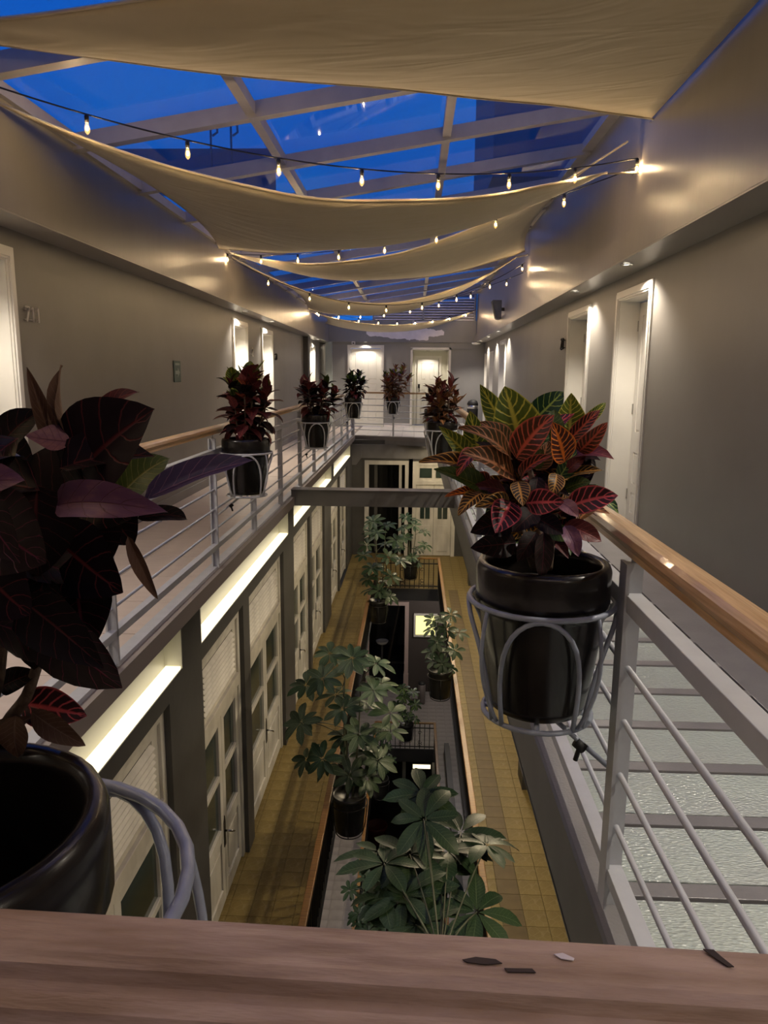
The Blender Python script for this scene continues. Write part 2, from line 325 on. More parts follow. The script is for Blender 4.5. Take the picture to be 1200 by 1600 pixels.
# openings (y0,y1,top)
RD=[(6.55,7.50),(8.76,9.80),(16.5,17.45)]
RN=[(19.0,19.9),(20.6,21.35)]      # two plain dark-topped openings
LD=[(3.98,4.97),(11.2,12.05),(13.3,14.2),(19.35,20.3),(22.9,23.8)]
mb=MB(); wall_boxes(mb, WR, WR+.4, -1.5, 22.2, -.3, 2.41, [(a,b,2.19,0.) for a,b in RD]+[(a,b,2.1,0.) for a,b in RN])
S('wall_right', mb, M['wall'], 'grey corridor wall on the right, behind the row of deep white doors', 'wall')
mb=MB(); wall_boxes(mb, WL-.4, WL, -1.5, 25.0, -.3, 2.41, [(a,b,2.19,0.) for a,b in LD])
S('wall_left', mb, M['wall'], 'grey corridor wall on the left with the room number and green sign', 'wall')
# bulkheads
mb=MB(); mb.box(-2.43,-2.33,-1.5,21.9,2.5,3.02)
mb=MB(); mb.box(-2.95,-2.43,-1.5,22.0,2.40,roofz(-2.43)); mb.box(-2.95,-2.35,22.0,24.9,2.40,2.6)
S('wall_left_bulkhead', mb, M['bulk'], 'glossy grey bulkhead above the left corridor, below the skylight', 'wall')
mb=MB(); mb.box(1.70,2.4,-1.5,21.6,2.41,2.605); mb.box(1.728,1.80,-1.5,6.22,2.6,3.74); mb.box(1.76,2.4,-1.5,21.6,2.6,3.76)
S('wall_right_bulkhead', mb, M['bulk'], 'glossy grey bulkhead with a ledge above the right corridor', 'wall')
S('trim_1', box(1.702,2.0,-1.5,21.5,2.398,2.412), M['soffit'], 'lit soffit strip over the right corridor doors', 'soffit')
S('trim_2', box(-2.72,-2.432,-1.5,22.0,2.390,2.402), M['soffit'], 'lit soffit strip over the left corridor doors', 'soffit')
# far wall
mb=MB()
mb.box(-2.33,-1.82,YF,YF+.2,-.3,2.41); mb.box(-1.82,-.93,YF,YF+.2,2.24,2.41); mb.box(-.93,-.03,YF,YF+.2,-.3,2.41)
mb.box(-.03,1.0,YF,YF+.2,2.2,2.41); mb.box(1.0,2.05,YF,YF+.2,-.3,2.41); mb.box(-.03,-.02,YF,YF+.2,2.1,2.3)
S('wall_far', mb, M['farwall'], 'grey wall closing the far end of the upper floor', 'wall')
S('wall_far_beam', box(-2.43,1.75,YF-.06,YF+.25,2.40,3.0), M['farwall'], 'grey beam band over the far doors carrying the pale paint patch', 'wall')
S('trim_3', box(-2.52,-2.33,YF-.12,YF+.25,-.0,2.40), mat('grey_green_pilaster',(0.33,0.37,0.34),0.5), 'pale greenish pilaster at the left end of the far wall', 'pilaster')
S('trim_4', box(1.0,1.75,YF-.03,YF+.0,2.22,2.40), M['farwall'], 'grey infill panel right of the far alcove', 'panel')
S('trim_5', box(-2.70,-2.58,18.3,18.62,0,2.38), M['dark'], 'dark pilaster on the left corridor wall before the far doors', 'pilaster')
S('wall_far_end', MB().box(-3.1,-2.3,24.8,25.0,-.3,3.2).box(-3.1,-2.33,21.7,24.9,2.4,2.5).box(-2.52,-2.33,21.6,25,-.3,2.5), M['wall'], 'short wall ending the left corridor beyond the far corner', 'wall')
S('wall_near', box(-3.1,2.4,-1.7,-1.5,-11,4.2), M['wall'], 'grey wall behind the viewer closing the near end of the hall', 'wall')
# far alcove
mb=MB(); mb.box(-.12,-.03,YF+.2,YF+1.3,0,2.2); mb.box(1.0,1.1,YF+.2,YF+1.3,0,2.2); mb.box(-.12,1.1,YF+1.2,YF+1.3,0,2.2); mb.box(-.12,1.1,YF+.2,YF+1.3,2.2,2.3)
S('wall_far_alcove', mb, M['recess'], 'pale lining of the alcove in front of the inner far door', 'wall')
S('trim_6', MB().box(-.09,-.03,YF-.03,YF,0,2.24).box(1.0,1.06,YF-.03,YF,0,2.24).box(-.09,1.06,YF-.03,YF,2.2,2.26), M['white'], 'white casing round the far alcove opening', 'door casing')
# paint patch, flat paint with ragged outline
pp=[(-1.37,2.80),(-.95,2.79),(-.3,2.83),(-.05,2.79),(-.05,2.98),(.36,2.98),(.36,2.78),(.55,2.76),(.62,2.72),(.78,2.74),(.86,2.70),(.84,2.60),(.6,2.56),(.42,2.57),(.40,2.46),(.15,2.45),(.02,2.50),(-.12,2.46),(-.3,2.50),(-.55,2.49),(-.8,2.53),(-1.05,2.56),(-1.22,2.55),(-1.36,2.62)]
P2=[]
for i,(x,z) in enumerate(pp):
    x2,z2=pp[(i+1)%len(pp)]
    for k in range(4):
        t=k/4; P2.append((x+(x2-x)*t+random.uniform(-.008,.008), YF-.062, z+(z2-z)*t+random.uniform(-.012,.012)))
S('trim_7', MB().poly(P2,(0,-.002,0)), M['patch'], 'pale pink unpainted patch on the beam over the far doors', 'paint patch')
# baseboards
S('baseboard_right', MB().box(1.985,2.0,-1.5,6.46,0,.10).box(1.985,2.0,7.6,8.67,0,.10).box(1.985,2.0,9.9,16.4,0,.10).box(1.985,2.0,17.55,18.9,0,.1), M['farwall'], 'low grey baseboard along the right corridor wall', 'baseboard')
S('baseboard_left', MB().box(-2.70,-2.685,5.06,11.1,0,.10).box(-2.70,-2.685,14.3,18.3,0,.10), M['farwall'], 'low grey baseboard along the left corridor wall', 'baseboard')
S('baseboard_far', MB().box(-.84,-.09,YF-.015,YF,0,.10).box(1.06,2.0,YF-.015,YF,0,.1), M['patch'], 'pale baseboard along the far wall', 'baseboard')
# ---------- floors of the upper level
def tiles(parent, x0,x1,y0,y1,z, w,l, m, gap=.006, h=.010, lim=300, rowmat=None, jit=.0008):
    nx=max(1,round((x1-x0)/w)); w=(x1-x0)/nx; ny=max(1,round((y1-y0)/l)); l=(y1-y0)/ny
    mm={}
    rest={}
    c=0
    for j in range(ny):
        for i in range(nx):
            mt=rowmat(i,nx,j) if rowmat else m
            if c<lim:
                if mt.name not in mm: mm[mt.name]=MB().box(gap/2-w/2,w/2-gap/2,gap/2-l/2,l/2-gap/2,0,h).mesh('tile',mt)
                inst('tile', mm[mt.name], parent, (x0+w*(i+.5), y0+l*(j+.5), z+random.uniform(-jit,jit)))
            else:
                rest.setdefault(mt.name,(MB(),mt))[0].box(x0+w*i+gap/2,x0+w*(i+1)-gap/2,y0+l*j+gap/2,y0+l*(j+1)-gap/2,z,z+h)
            c+=1
    for k,(b,mt) in rest.items(): tag(b.build('far_tiles', mt, parent), kind='stuff')
fl=S('floor', MB().box(WL,XL+.04,-1.5,25,-.12,-.012), M['grout'], 'left upper corridor floor of large beige tiles', 'floor')
tiles(fl, WL,XL-.06,-.3,21.4,-.012,.6,.6,M['tile'],gap=.005,h=.011)
# far landing, edge runs slightly askew
fo=S('floor_landing', MB().poly([(XL,18.35,-.012),(XR,17.72,-.012),(2.0,17.72,-.012),(2.0,22.9,-.012),(XL,22.9,-.012)],(0,0,-.10)), M['greygrout'], 'far landing floor of pale tiles between the two corridors', 'floor')
mt_=MB().box(-.147,.147,-.297,.297,0,.011).mesh('tile',M['tilewhite'])
for i in range(11):
    for j in range(7):
        x=XL+.16+.3*i; y=18.72-.3*(min(x,XR)-XL)*1.0+.6*j
        if y<22.2 and x<1.95: inst('tile', mt_, fo, (x,y,-.012))
# steel edge beams of left walkway
S('trim_8', MB().box(XL-.07,XL,-1.5,18.35,-.12,.012), M['steel'], 'grey steel edge beam of the left walkway above the light recesses', 'beam')
# right glass walkway
fr=empty('floor_glass_walkway', (0,0,0), 0, 'right upper walkway of frosted glass panels in a grey steel frame', 'floor', kind='structure')
mb=MB().box(XR,.60,-.5,17.75,-.06,.0).box(1.60,2.0,-.5,17.75,-.06,.0)
y=.29-.02
bars=[]
y=-.5
yy=1.93-.35*7
while yy<17.8:
    mb.box(.60,1.60,yy-.03,yy+.03,-.055,0); bars.append(yy); yy+=.3487
mb.build('steel_frame', M['steel_floor'], fr, bevel=.002)
pg=MB().box(-.489,.489,-.133,.133,-.02,-.005).mesh('glass_panel',M['floorglass'])
for a in bars[:-1]: inst('glass_panel', pg, fr, (1.10,a+.1743,0))
bx=MB()
for a in bars[:-1]: bx.box(.6,1.6,a+.03,a+.318,-.052,-.022)
tag(bx.build('panel_bedding', M['handle'], fr), kind='stuff')
S('trim_9', MB().box(XR-.012,XR,-.5,17.75,-.29,.001).box(XR-.012,XR+.1,-.5,17.75,-.30,-.28), M['fascia'], 'grey steel fascia along the edge of the glass walkway', 'fascia')
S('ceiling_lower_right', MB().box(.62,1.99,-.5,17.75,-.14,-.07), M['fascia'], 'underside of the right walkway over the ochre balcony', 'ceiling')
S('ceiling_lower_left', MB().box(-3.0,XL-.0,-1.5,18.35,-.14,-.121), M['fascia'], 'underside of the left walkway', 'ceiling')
# cross beam
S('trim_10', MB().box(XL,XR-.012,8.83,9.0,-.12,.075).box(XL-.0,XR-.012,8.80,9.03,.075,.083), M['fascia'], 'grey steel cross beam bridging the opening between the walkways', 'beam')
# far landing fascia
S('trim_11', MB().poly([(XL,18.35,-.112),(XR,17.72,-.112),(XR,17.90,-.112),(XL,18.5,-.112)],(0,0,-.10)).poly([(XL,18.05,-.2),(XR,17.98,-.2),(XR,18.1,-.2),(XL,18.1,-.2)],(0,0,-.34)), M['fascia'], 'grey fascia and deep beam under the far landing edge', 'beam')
S('trim_12', MB().poly([(-1.6,17.95,-.2),(-1.6,17.95,-.70),(-1.37,17.95,-.70),(-1.25,17.95,-.54),(-1.25,17.95,-.2)],(0,.15,0)), M['fascia'], 'chamfered bracket under the far landing at the left', 'bracket')
# ================================================================= SKYLIGHT
sk=empty('window_1', (0,0,0), 0, 'sloping glass skylight in pale frames over the hall under a dusk sky', 'skylight', kind='structure')
rz0=math.atan(.16)
def roofbar(mb,y,w,h):   # rafter crossing in x
    a=(-2.43,roofz(-2.43)); b=(1.75,roofz(1.75))
    mb.poly([(a[0],y-w/2,a[1]-h),(b[0],y-w/2,b[1]-h),(b[0],y-w/2,b[1]),(a[0],y-w/2,a[1])],(0,w,0))
YR=[5.53+1.26*k for k in range(-5,13)]
for y in YR:
    b=MB(); roofbar(b,y,.085,.11); b.build('rafter', M['mullion'], sk)
PX=[-2.43,-1.16,.25,1.75]
for x in PX:
    b=MB(); z=roofz(x); b.box(x-.035 if x<1.7 else x-.09,x+.035,-1.4,21.0,z-.085,z-.005); b.build('purlin', M['mullion'], sk)
for j in range(len(YR)-1):
    for i in range(3):
        x0,x1=PX[i],PX[i+1]; b=MB(); b.poly([(x0,YR[j],roofz(x0)),(x1,YR[j],roofz(x1)),(x1,YR[j+1],roofz(x1)),(x0,YR[j+1],roofz(x0))],(0,0,.008)); b.build('pane', M['glass'], sk)
S('wall_neighbour', box(1.02,6.0,10.6,14,4.1,9.5), M['outside'], 'dusky neighbouring wall seen through the skylight on the right', 'wall')
S('wall_neighbour_parapet', box(-4.0,-1.75,9.4,9.7,3.65,4.12), M['outside'], 'low dusky parapet seen through the skylight on the left', 'wall')
for k,x in enumerate((-2.42,-2.18)):
    tag(MB().tube([(x,9.2,3.6),(x,9.2,4.36),(x+.03,9.2,4.39),(x+.07,9.2,4.38),(x+.08,9.2,4.24),(x+.02,9.2,4.20)],.014,6).build('vent_pipe',M['outside']),'hooked dark pipe standing outside above the skylight, %s of the two'%('left','right')[k],'pipe')
# gable louvres at the far end
lv=empty('window_2', (0,0,0), 0, 'wall of horizontal roof louvres above the far beam', 'louvre', kind='structure')
for k in range(11):
    z=3.01+.072*k; xl=-1.14
    if z>roofz(-1.14)-.10: xl=(z+.10-3.78)/.16+1.75
    if xl>1.5: break
    b=MB(); b.poly([(xl,YF-.05,z),(xl,YF+.05,z+.050),(xl,YF+.055,z+.066),(xl,YF-.05,z+.022)],(1.70-xl,0,0)); b.build('slat', M['louvre'], lv)
for x in (-1.16,.25,1.69): box(x-.02,x+.02,YF-.09,YF-.05,3.0,roofz(x)-.06).build('post', M['mullion'], lv)
MB().poly([(-2.43,YF-.05,3.18),(-1.16,YF-.05,3.30),(-1.16,YF-.05,3.22),(-2.43,YF-.05,3.10)],(0,.05,0)).build('slanted_beam', M['louvre'], lv)
MB().poly([(-1.16,YF+.08,3.0),(1.75,YF+.08,3.0),(1.75,YF+.08,3.76),(-1.16,YF+.08,3.30)],(0,.02,0)).build('back_panel', M['fascia'], lv)
# ================================================================= PANELLED DOORS, UPPER LEVEL
def hinge(p, x,y,z): box(x-.008,x+.008,y-.012,y+.004,z-.05,z+.05).build('hinge', M['chrome'], p)
def panel_door(n, loc, rz, w, h, depth, label, swing_handle=-1, casing=True, m='white', handle=True, low=True):
    d=empty('door_%d'%n, loc, rz, label, 'door', kind='structure')
    cm=M[m]
    if casing:
        mb=MB()
        for (a,b,o) in ((0,.016,-.014),(.016,.060,-.025),(.060,.080,-.016)):
            mb.box(-w/2-b,-w/2-a,o,0,0,h+a); mb.box(w/2+a,w/2+b,o,0,0,h+a); mb.box(-w/2-b,w/2+b,o,0,h+a,h+b)
        mb.build('casing', cm, d)
    mb=MB(); t=.012
    mb.box(-w/2,-w/2+t,0,depth+.05,0,h); mb.box(w/2-t,w/2,0,depth+.05,0,h); mb.box(-w/2+t,w/2-t,0,depth+.05,h-t,h)
    mb.build('jamb_lining', cm, d)
    lw=w-2*t-.01; lh=h-t-.012
    lf=MB(); lf.box(-lw/2,lw/2,depth+.012,depth+.045,.006,lh)
    # stiles and rails proud of the field
    st=.105; xs=(-lw/2,-lw/2+st); xm=(-.05,.05); zr=[(0.006,.12),(.33,.42),(.73,.93),(lh-.12,lh)] if low else [(0.006,.16),(.92,1.03),(1.23,1.35),(lh-.12,lh)]
    y0=depth; y1=depth+.012
    lf.box(-lw/2,-lw/2+st,y0,y1,.006,lh); lf.box(lw/2-st,lw/2,y0,y1,.006,lh)
    for a,b in zr: lf.box(-lw/2+st,lw/2-st,y0,y1,a,b)
    segs=[(zr[i][1],zr[i+1][0]) for i in range(3)]
    for a,b in segs: lf.box(-.05,.05,y0,y1,a,b)
    leaf=lf.build('door_leaf', cm, d)
    for a,b in segs:
        for s0,s1 in ((-lw/2+st,-.05),(.05,lw/2-st)):
            q=MB(); i=.028
            q.v=[(s0+.008,y1,a+.008),(s1-.008,y1,a+.008),(s1-.008,y1,b-.008),(s0+.008,y1,b-.008),(s0+i,y0+.001,a+i),(s1-i,y0+.001,a+i),(s1-i,y0+.001,b-i),(s0+i,y0+.001,b-i)]
            q.f=[(0,1,5,4),(1,2,6,5),(2,3,7,6),(3,0,4,7),(4,5,6,7)]
            q.build('raised_panel', cm, leaf)
    if handle:
        hx=swing_handle*(lw/2-.055)
        hb=box(hx-.022,hx+.022,y0-.012,y0,.98,1.16).build('handle', M['chrome'], d, bevel=.004)
        MB().tube([(hx,y0-.012,1.04),(hx,y0-.05,1.04),(hx-swing_handle*.10,y0-.052,1.04)],.009,8).build('lever', M['chrome'], hb)
        box(hx-.03,hx+.03,y0-.022,y0,1.10,1.22).build('lock_plate', M['handle'], hb, bevel=.006)
    for z in (.3,1.15,1.95): hinge(d, -swing_handle*(lw/2+.004), y0+.0, z)
    return d
R90=math.pi/2
dl=['tall white panelled door in a deep white reveal, nearest on the right wall','white panelled door in a deep reveal, second on the right wall, with a dark lock','white door in a narrow bright reveal, third and last cased one on the right wall']
for k,(a,b) in enumerate(RD): panel_door(k+1, (WR,(a+b)/2,0), -R90, b-a, 2.19, .19, dl[k], swing_handle=1)
nl=['plain uncased white opening with a shaded top, nearer of the two by the far bin','plain uncased white opening with a shaded top, farther of the two by the far bin']
for k,(a,b) in enumerate(RN): panel_door(4+k, (WR,(a+b)/2,0), -R90, b-a, 2.1, .3, nl[k], swing_handle=1, casing=False)
ll=['bright white door and casing at the left edge beside the number 711','white door on the left wall behind the second left croton, nearer of the pair','white door on the left wall, farther of the pair over the rail','bright narrow white door at the far end of the left wall','farthest white door of the left wall, beyond the far corner']
for k,(a,b) in enumerate(LD): panel_door((6,7,8,9,21)[k], (WL,(a+b)/2,0), R90, b-a, 2.19, .19, ll[k], swing_handle=1)
panel_door(10, (-1.375,YF,0), 0, .89, 2.24, .10, 'white four panel door facing the hall at the left of the far wall', swing_handle=1, handle=False, low=False)
panel_door(11, (.43,YF+1.2,0), 0, .66, 1.98, -.06, 'white inner door with a black lock inside the far alcove', swing_handle=-1, low=False)
# ---------- downlights
ndl=0
def downlight(x,y,z,label,w=SPOT_W,size=130,col=(1.0,.89,.75)):
    t=empty('downlight',(x,y,z),0,label,'downlight',group=None)
    MB().lathe([(.030,-.001),(.052,-.001),(.055,-.006),(.050,-.010),(.034,-.010),(.030,-.004)],20).build('bezel', M['chrome'], t)
    MB().lathe([(.0295,-.001),(.0295,-.004)],16).build('lens', M['lampdisc'], t)
    spot('downlight_beam',(0,0,-.03),w,size,col,parent=t,rad=.03)
    return t
RL=[(6.55,'recessed downlight over the nearest right door'),(8.55,'recessed downlight over the second right door'),(16.0,'recessed downlight over the third right door'),(18.2,'recessed downlight above the nearer shaded opening'),(20.3,'recessed downlight above the farther shaded opening')]
for y,l in RL: downlight(1.78,y,2.396,l,w=40 if y<10 else SPOT_W)
LLs=[(4.15,'recessed downlight over the left edge door'),(11.35,'recessed downlight over the nearer door of the left pair'),(13.5,'recessed downlight over the farther door of the left pair'),(19.9,'recessed downlight over the far left door'),(23.3,'recessed downlight over the farthest left door beyond the corner')]
for y,l in LLs: downlight(-2.54,y,2.389,l,w=32 if y<5 else SPOT_W)
downlight(-1.375,YF-.16,2.40,'recessed downlight over the far wall white door',w=18)
downlight(.42,YF+.75,2.2,'recessed downlight inside the far alcove',w=17)
for x,y,l in ((1.86,1.9,'recessed downlight above the right corridor beside the viewer'),(1.86,-.4,'recessed downlight above the right corridor behind the viewer'),(-2.575,1.5,'recessed downlight above the left corridor beside the viewer'),(-2.575,-.6,'recessed downlight above the left corridor behind the viewer')): downlight(x,y,2.396 if x>0 else 2.389,l,w=SPOT_W*(.85 if x>0 else .45))
# ================================================================= numerals, signs, small wall things
def numeral(strs, loc, rz, h, label, m):
    t=empty('room_number', loc, rz, label, 'room number')
    seg={'7':[((0,1),(.55,1)),((.55,1),(.15,0))],'1':[((.3,0),(.3,1)),((.12,.82),(.3,1))],'2':[((0,.9),(.3,1)),((.3,1),(.55,.8)),((.55,.8),(0,0)),((0,0),(.58,0))],'0':[((.05,.1),(.05,.9)),((.05,.9),(.3,1)),((.3,1),(.55,.9)),((.55,.9),(.55,.1)),((.55,.1),(.3,0)),((.3,0),(.05,.1))],'3':[((0,1),(.5,1)),((.5,1),(.2,.55)),((.2,.55),(.55,.3)),((.55,.3),(.3,0)),((.3,0),(0,.1))],
         '5':[((.5,1),(.05,1)),((.05,1),(.05,.55)),((.05,.55),(.5,.5)),((.5,.5),(.5,.1)),((.5,.1),(0,0))],'4':[((.4,0),(.4,1)),((.4,1),(0,.3)),((0,.3),(.58,.3))]}
    for i,c in enumerate(strs):
        mb=MB()
        for (a,b) in seg[c]: mb.tube([(i*h*.75+a[0]*h,-.03,a[1]*h),(i*h*.75+b[0]*h,-.03,b[1]*h)],h*.07,6)
        mb.tube([(i*h*.75+.3*h,-.022,.15*h),(i*h*.75+.3*h,0,.15*h)],h*.05,5); mb.tube([(i*h*.75+.3*h,-.022,.85*h),(i*h*.75+.3*h,0,.85*h)],h*.05,5)
        o=mb.build('numeral', m, t)
    return t
numeral('711', (WL,5.12,1.80), R90, .098, 'metal room number 711 on the left wall', M['numeral'])
numeral('2', (WL,12.35,1.76), R90, .13, 'small metal room number between the two left doors', M['numeral'])
numeral('20', (WL,14.45,1.74), R90, .12, 'small dark room number beyond the farther left door', M['handle'])
numeral('20', (WR,10.22,1.82), -R90, .14, 'small dark room number left of the second right door', M['handle'])
t=empty('evacuation_sign', (WL,8.45,1.36), R90, 'small green sign plate on the left wall', 'sign')
box(-.12,.12,-.010,0,0,.24).build('plate', M['signgreen'], t, bevel=.003)
MB().poly([(-.08,-.010,.09),(.0,-.010,.09),(.0,-.010,.05),(.08,-.010,.11),(.0,-.010,.17),(.0,-.010,.13),(-.08,-.010,.13)],(0,-.002,0)).build('arrow', M['signwhite'], t)
box(-.08,.08,-.012,-.010,.19,.215).build('figure', M['signwhite'], t)
t=empty('loudspeaker', (1.70,14.9,2.72), 0, 'dark blue tilted box loudspeaker on the right bulkhead', 'loudspeaker')
MB().poly([(-.20,-.16,.19),(-.02,-.16,.19),(-.02,-.16,-.16),(-.11,-.16,-.16)],(0,.30,0)).build('cabinet', M['speaker'], t, bevel=.006)
MB().poly([(-.205,-.14,.175),(-.2,-.14,.18),(-.118,-.14,-.145),(-.123,-.14,-.148)],(0,.26,0)).build('grille', M['black'], t)
box(-.03,.05,-.03,.03,.0,.06).build('bracket', M['handle'], t)
t=empty('security_camera', (-1.72,YF-.06,2.36), 0, 'small white security camera box above the far left door', 'camera')
box(-.05,.05,-.07,0,-.04,.05).build('housing', M['white'], t, bevel=.008); MB().lathe([(.02,0),(.02,.012)],12).build('eye', M['black'], t).matrix_local=Matrix.Translation((0,-.07,.0))@Matrix.Rotation(R90,4,'X')
t=empty('waste_bin', (1.63,20.4,0), 0, 'black domed waste bin with a steel band by the far right corner', 'bin')
MB().lathe([(.13,0),(.145,.02),(.15,.58),(.15,.60)],24).build('body', M['black'], t)
MB().lathe([(.152,.60),(.152,.68)],24).build('steel_band', M['chrome'], t)
MB().lathe([(.152,.68),(.15,.74),(.12,.80),(.06,.83),(.01,.835)],24).build('dome_lid', M['black'], t)
t=empty('wall_lamp_disc', (1.72,20.9,2.33), 0, 'white oval lamp under the right bulkhead at the far corner', 'lamp')
MB().lathe([(.12,.05),(.13,.03),(.10,0),(.02,-.01)],20).build('shade', M['white'], t)
# ================================================================= SAILS
def sail(name, near0, near1, far0, far1, sag_n, sag_f, sag_m, label, tails=(), seg=34, rows=14, edge_in=(0,0)):
    """quad cloth between a near edge (near0->near1) and a far edge (far0->far1), u across, v along the hall"""
    n0,n1,f0,f1=map(Vector,(near0,near1,far0,far1)); mb=MB(); mb.sm=True
    for j in range(rows+1):
        v=j/rows
        for i in range(seg+1):
            u=i/seg; c=4*u*(1-u)
            a=n0.lerp(n1,u); b=f0.lerp(f1,u)
            sg=(sag_n*(1-v)+sag_f*v + sag_m*4*v*(1-v))*c
            p=a.lerp(b,v); L=(b-a).length
            # side edges curve inwards
            cv=4*v*(1-v)
            p.x += edge_in[0]*cv*(1-u)**3 - edge_in[1]*cv*u**3
            # near and far hems curve inwards
            if L>.01: p += (b-a)*( (0.10*c*(1-v)) - 0.10*c*v )
            p.z -= sg
            p.z += .018*noise.noise(Vector((u*5,v*3,near0[1])))*min(1,c*2)
            mb.v.append(tuple(p))
    w=seg+1
    for j in range(rows):
        for i in range(seg): mb.f.append((j*w+i,j*w+i+1,(j+1)*w+i+1,(j+1)*w+i))
    t=empty('shade_sail', tuple(n0), 0, label, 'shade sail')
    mb.v=[tuple(Vector(q)-n0) for q in mb.v]
    o=mb.build('cloth', M['cloth'], t); so=o.modifiers.new('thick','SOLIDIFY'); so.thickness=.004
    hem=MB(); hem.tube([mb.v[i] for i in range(w)],.010,5); hem.tube([mb.v[rows*w+i] for i in range(w)],.010,5); hem.build('hem', M['cloth'], t)
    for a,b in tails:
        a=Vector(a)-n0; b=Vector(b)-n0
        MB().tube([a,b],.008,6).build('tie_rope', M['cable'] if False else M['cloth'], t)
        MB().tube([b+Vector((-.03,0,-.02)),b+Vector((0,0,.02)),b+Vector((.02,0,-.01))],.006,6).build('hook', M['chrome'], t)
    return t

sail('sail1',(-2.42,3.87,3.10),(1.70,3.15,3.32),(-2.42,3.93,3.10),(1.70,5.86,3.31),.02,.06,.10,'large sand coloured shade sail overhead, nearest, wide at the right wall',tails=[((1.70,5.86,3.31),(1.75,5.95,3.33))],edge_in=(0,0))
sail('sail2',(-2.42,4.45,2.97),(1.45,6.05,2.99),(-2.42,9.43,2.98),(1.45,6.20,3.02),.31,.29,.12,'sand coloured shade sail second from the viewer, wide at the left wall',tails=[((1.45,6.12,3.0),(1.70,6.16,3.02))],edge_in=(.25,0))
sail('sail3',(-2.38,9.86,3.0),(1.69,6.42,3.32),(-2.38,9.98,3.0),(1.70,12.05,3.38),.42,.40,.10,'sand coloured shade sail third from the viewer, wide at the right wall',edge_in=(0,.25))
sail('sail4',(-2.42,10.1,2.98),(1.55,11.9,3.27),(-2.42,17.2,2.93),(1.55,12.05,3.27),.60,.45,.10,'sand coloured shade sail fourth from the viewer, wide at the left wall',tails=[((1.55,11.95,3.27),(1.74,12.05,3.32))],edge_in=(.25,0))
sail('sail5',(-2.42,17.5,2.90),(1.60,20.9,3.22),(-2.42,20.5,2.85),(1.60,21.0,3.2),.32,.38,.05,'thin far shade sail in front of the roof louvres',tails=[((1.60,20.95,3.21),(1.74,21.0,3.26))],edge_in=(.2,0))
sail('sail0',(-2.42,-1.2,2.97),(1.6,1.0,3.2),(-2.42,2.2,3.0),(1.6,1.2,3.2),.3,.3,.1,'sand coloured shade sail behind the viewer',edge_in=(.2,0))

# ================================================================= STRING LIGHTS
def string_lights(a,b,sag,n,label,off=.5,rad=.0165):
    a=Vector(a); b=Vector(b); t=empty('string_lights', tuple(a), 0, label, 'string lights', None)
    pts=[]
    for i in range(41):
        u=i/40; p=a.lerp(b,u); p.z-=sag*4*u*(1-u); pts.append(p-a)
    MB().tube(pts,.005,5).build('cable', M['cable'], t)
    bm_=MB().lathe([(.004,.005),(.006,0),(rad*.7,-.012),(rad,-.032),(rad*.85,-.050),(rad*.3,-.062),(.002,-.064)],10).mesh('bulb', M['bulb'])
    fm_=MB().lathe([(.001,.014),(.0055,.010),(.0065,0),(.0055,-.010),(.001,-.014)],8).mesh('filament',M['filament'])
    sk_=MB().lathe([(.013,.0),(.014,.035),(.006,.045)],8).mesh('socket', M['cable'])
    for k in range(n):
        u=(k+off)/n; i=u*40; i0=int(i); p=pts[i0].lerp(pts[min(i0+1,40)],i-i0)
        bb=inst('bulb',bm_,t,p+Vector((0,0,-.045))); inst('filament',fm_,bb,(0,0,-.030)); inst('socket',sk_,t,p+Vector((0,0,-.045)))

string_lights((-2.43,4.3,3.03),(1.70,6.15,3.12),.27,8,'string of warm bulbs crossing under the nearest sail',1.0)
string_lights((1.74,6.2,3.08),(-2.43,9.8,2.98),.23,8,'string of warm bulbs hanging between the second and third sails',.95)
string_lights((-2.43,9.9,2.95),(1.70,12.0,3.2),.62,8,'string of warm bulbs lying along the fourth sail',.92)
string_lights((1.74,12.1,3.08),(-2.43,17.5,2.93),.29,8,'string of warm bulbs crossing behind the fourth sail',.5)
string_lights((-2.43,17.5,2.97),(1.70,21.0,3.26),.28,9,'string of warm bulbs at the far end above the thin sail',.35)
string_lights((1.70,2.4,3.1),(-2.43,1.2,3.02),.25,8,'added unseen string of warm bulbs just behind the viewer',.5)  # this string and the next are unseen, added to light the hall
string_lights((-2.43,1.0,3.02),(1.70,-.6,3.1),.25,8,'added unseen string of warm bulbs farther behind the viewer',.5)

# ================================================================= UPPER RAILINGS
HR=[(-.034,.0),(-.030,.012),(-.036,.020),(-.040,.030),(-.034,.044),(-.022,.052),(0,.055),(.022,.052),(.034,.044),(.040,.030),(.036,.020),(.030,.012),(.034,0)]
def railing(label, ys, x, rods, ztop, zbot, y0, y1, zh, postin, hm=None, hscale=1.0):
    t=empty('steel_railing', (x,y0,0), 0, label, 'railing')
    pm=MB().box(-.012,.012,-.03,.03,0,.985).box(-.040,-.012,-.006,.006,0,.985).mesh('post', M['steel'])
    pm=MB().box(-.022,.022,-.009,.009,0,.985).box(.022*postin-.005,.022*postin+.005,-.03,.03,0,.985).mesh('post',M['steel'])
    gm=MB().tube([(0,0,.985),(0,0,1.03)],.008,8).mesh('peg',M['steel'])
    for y in ys:
        inst('post', pm, t, (0,y-y0,0)); inst('peg', gm, t, (0,y-y0,0))
    yy0,yy1=0,y1-y0
    for z in rods:
        MB().tube([(0,yy0,z),(0,yy1,z)],.0085,8).build('rod', M['steel'], t)
    box(-.022,.022,yy0,yy1,ztop-.045,ztop).build('top_bar', M['steel'], t, bevel=.002)
    box(-.022,.022,yy0,yy1,zbot-.04,zbot).build('bottom_bar', M['steel'], t, bevel=.002)
    MB().sweep([(u*hscale,w-.055) for u,w in HR],[(0,yy0,zh),(0,yy1,zh)],(1,0,0)).build('handrail', hm or M['wood'], t)
    return t
postsL=[2.0,3.46,5.40,6.78,8.20,9.65,11.05,12.5,13.85,15.4,16.8,18.1]
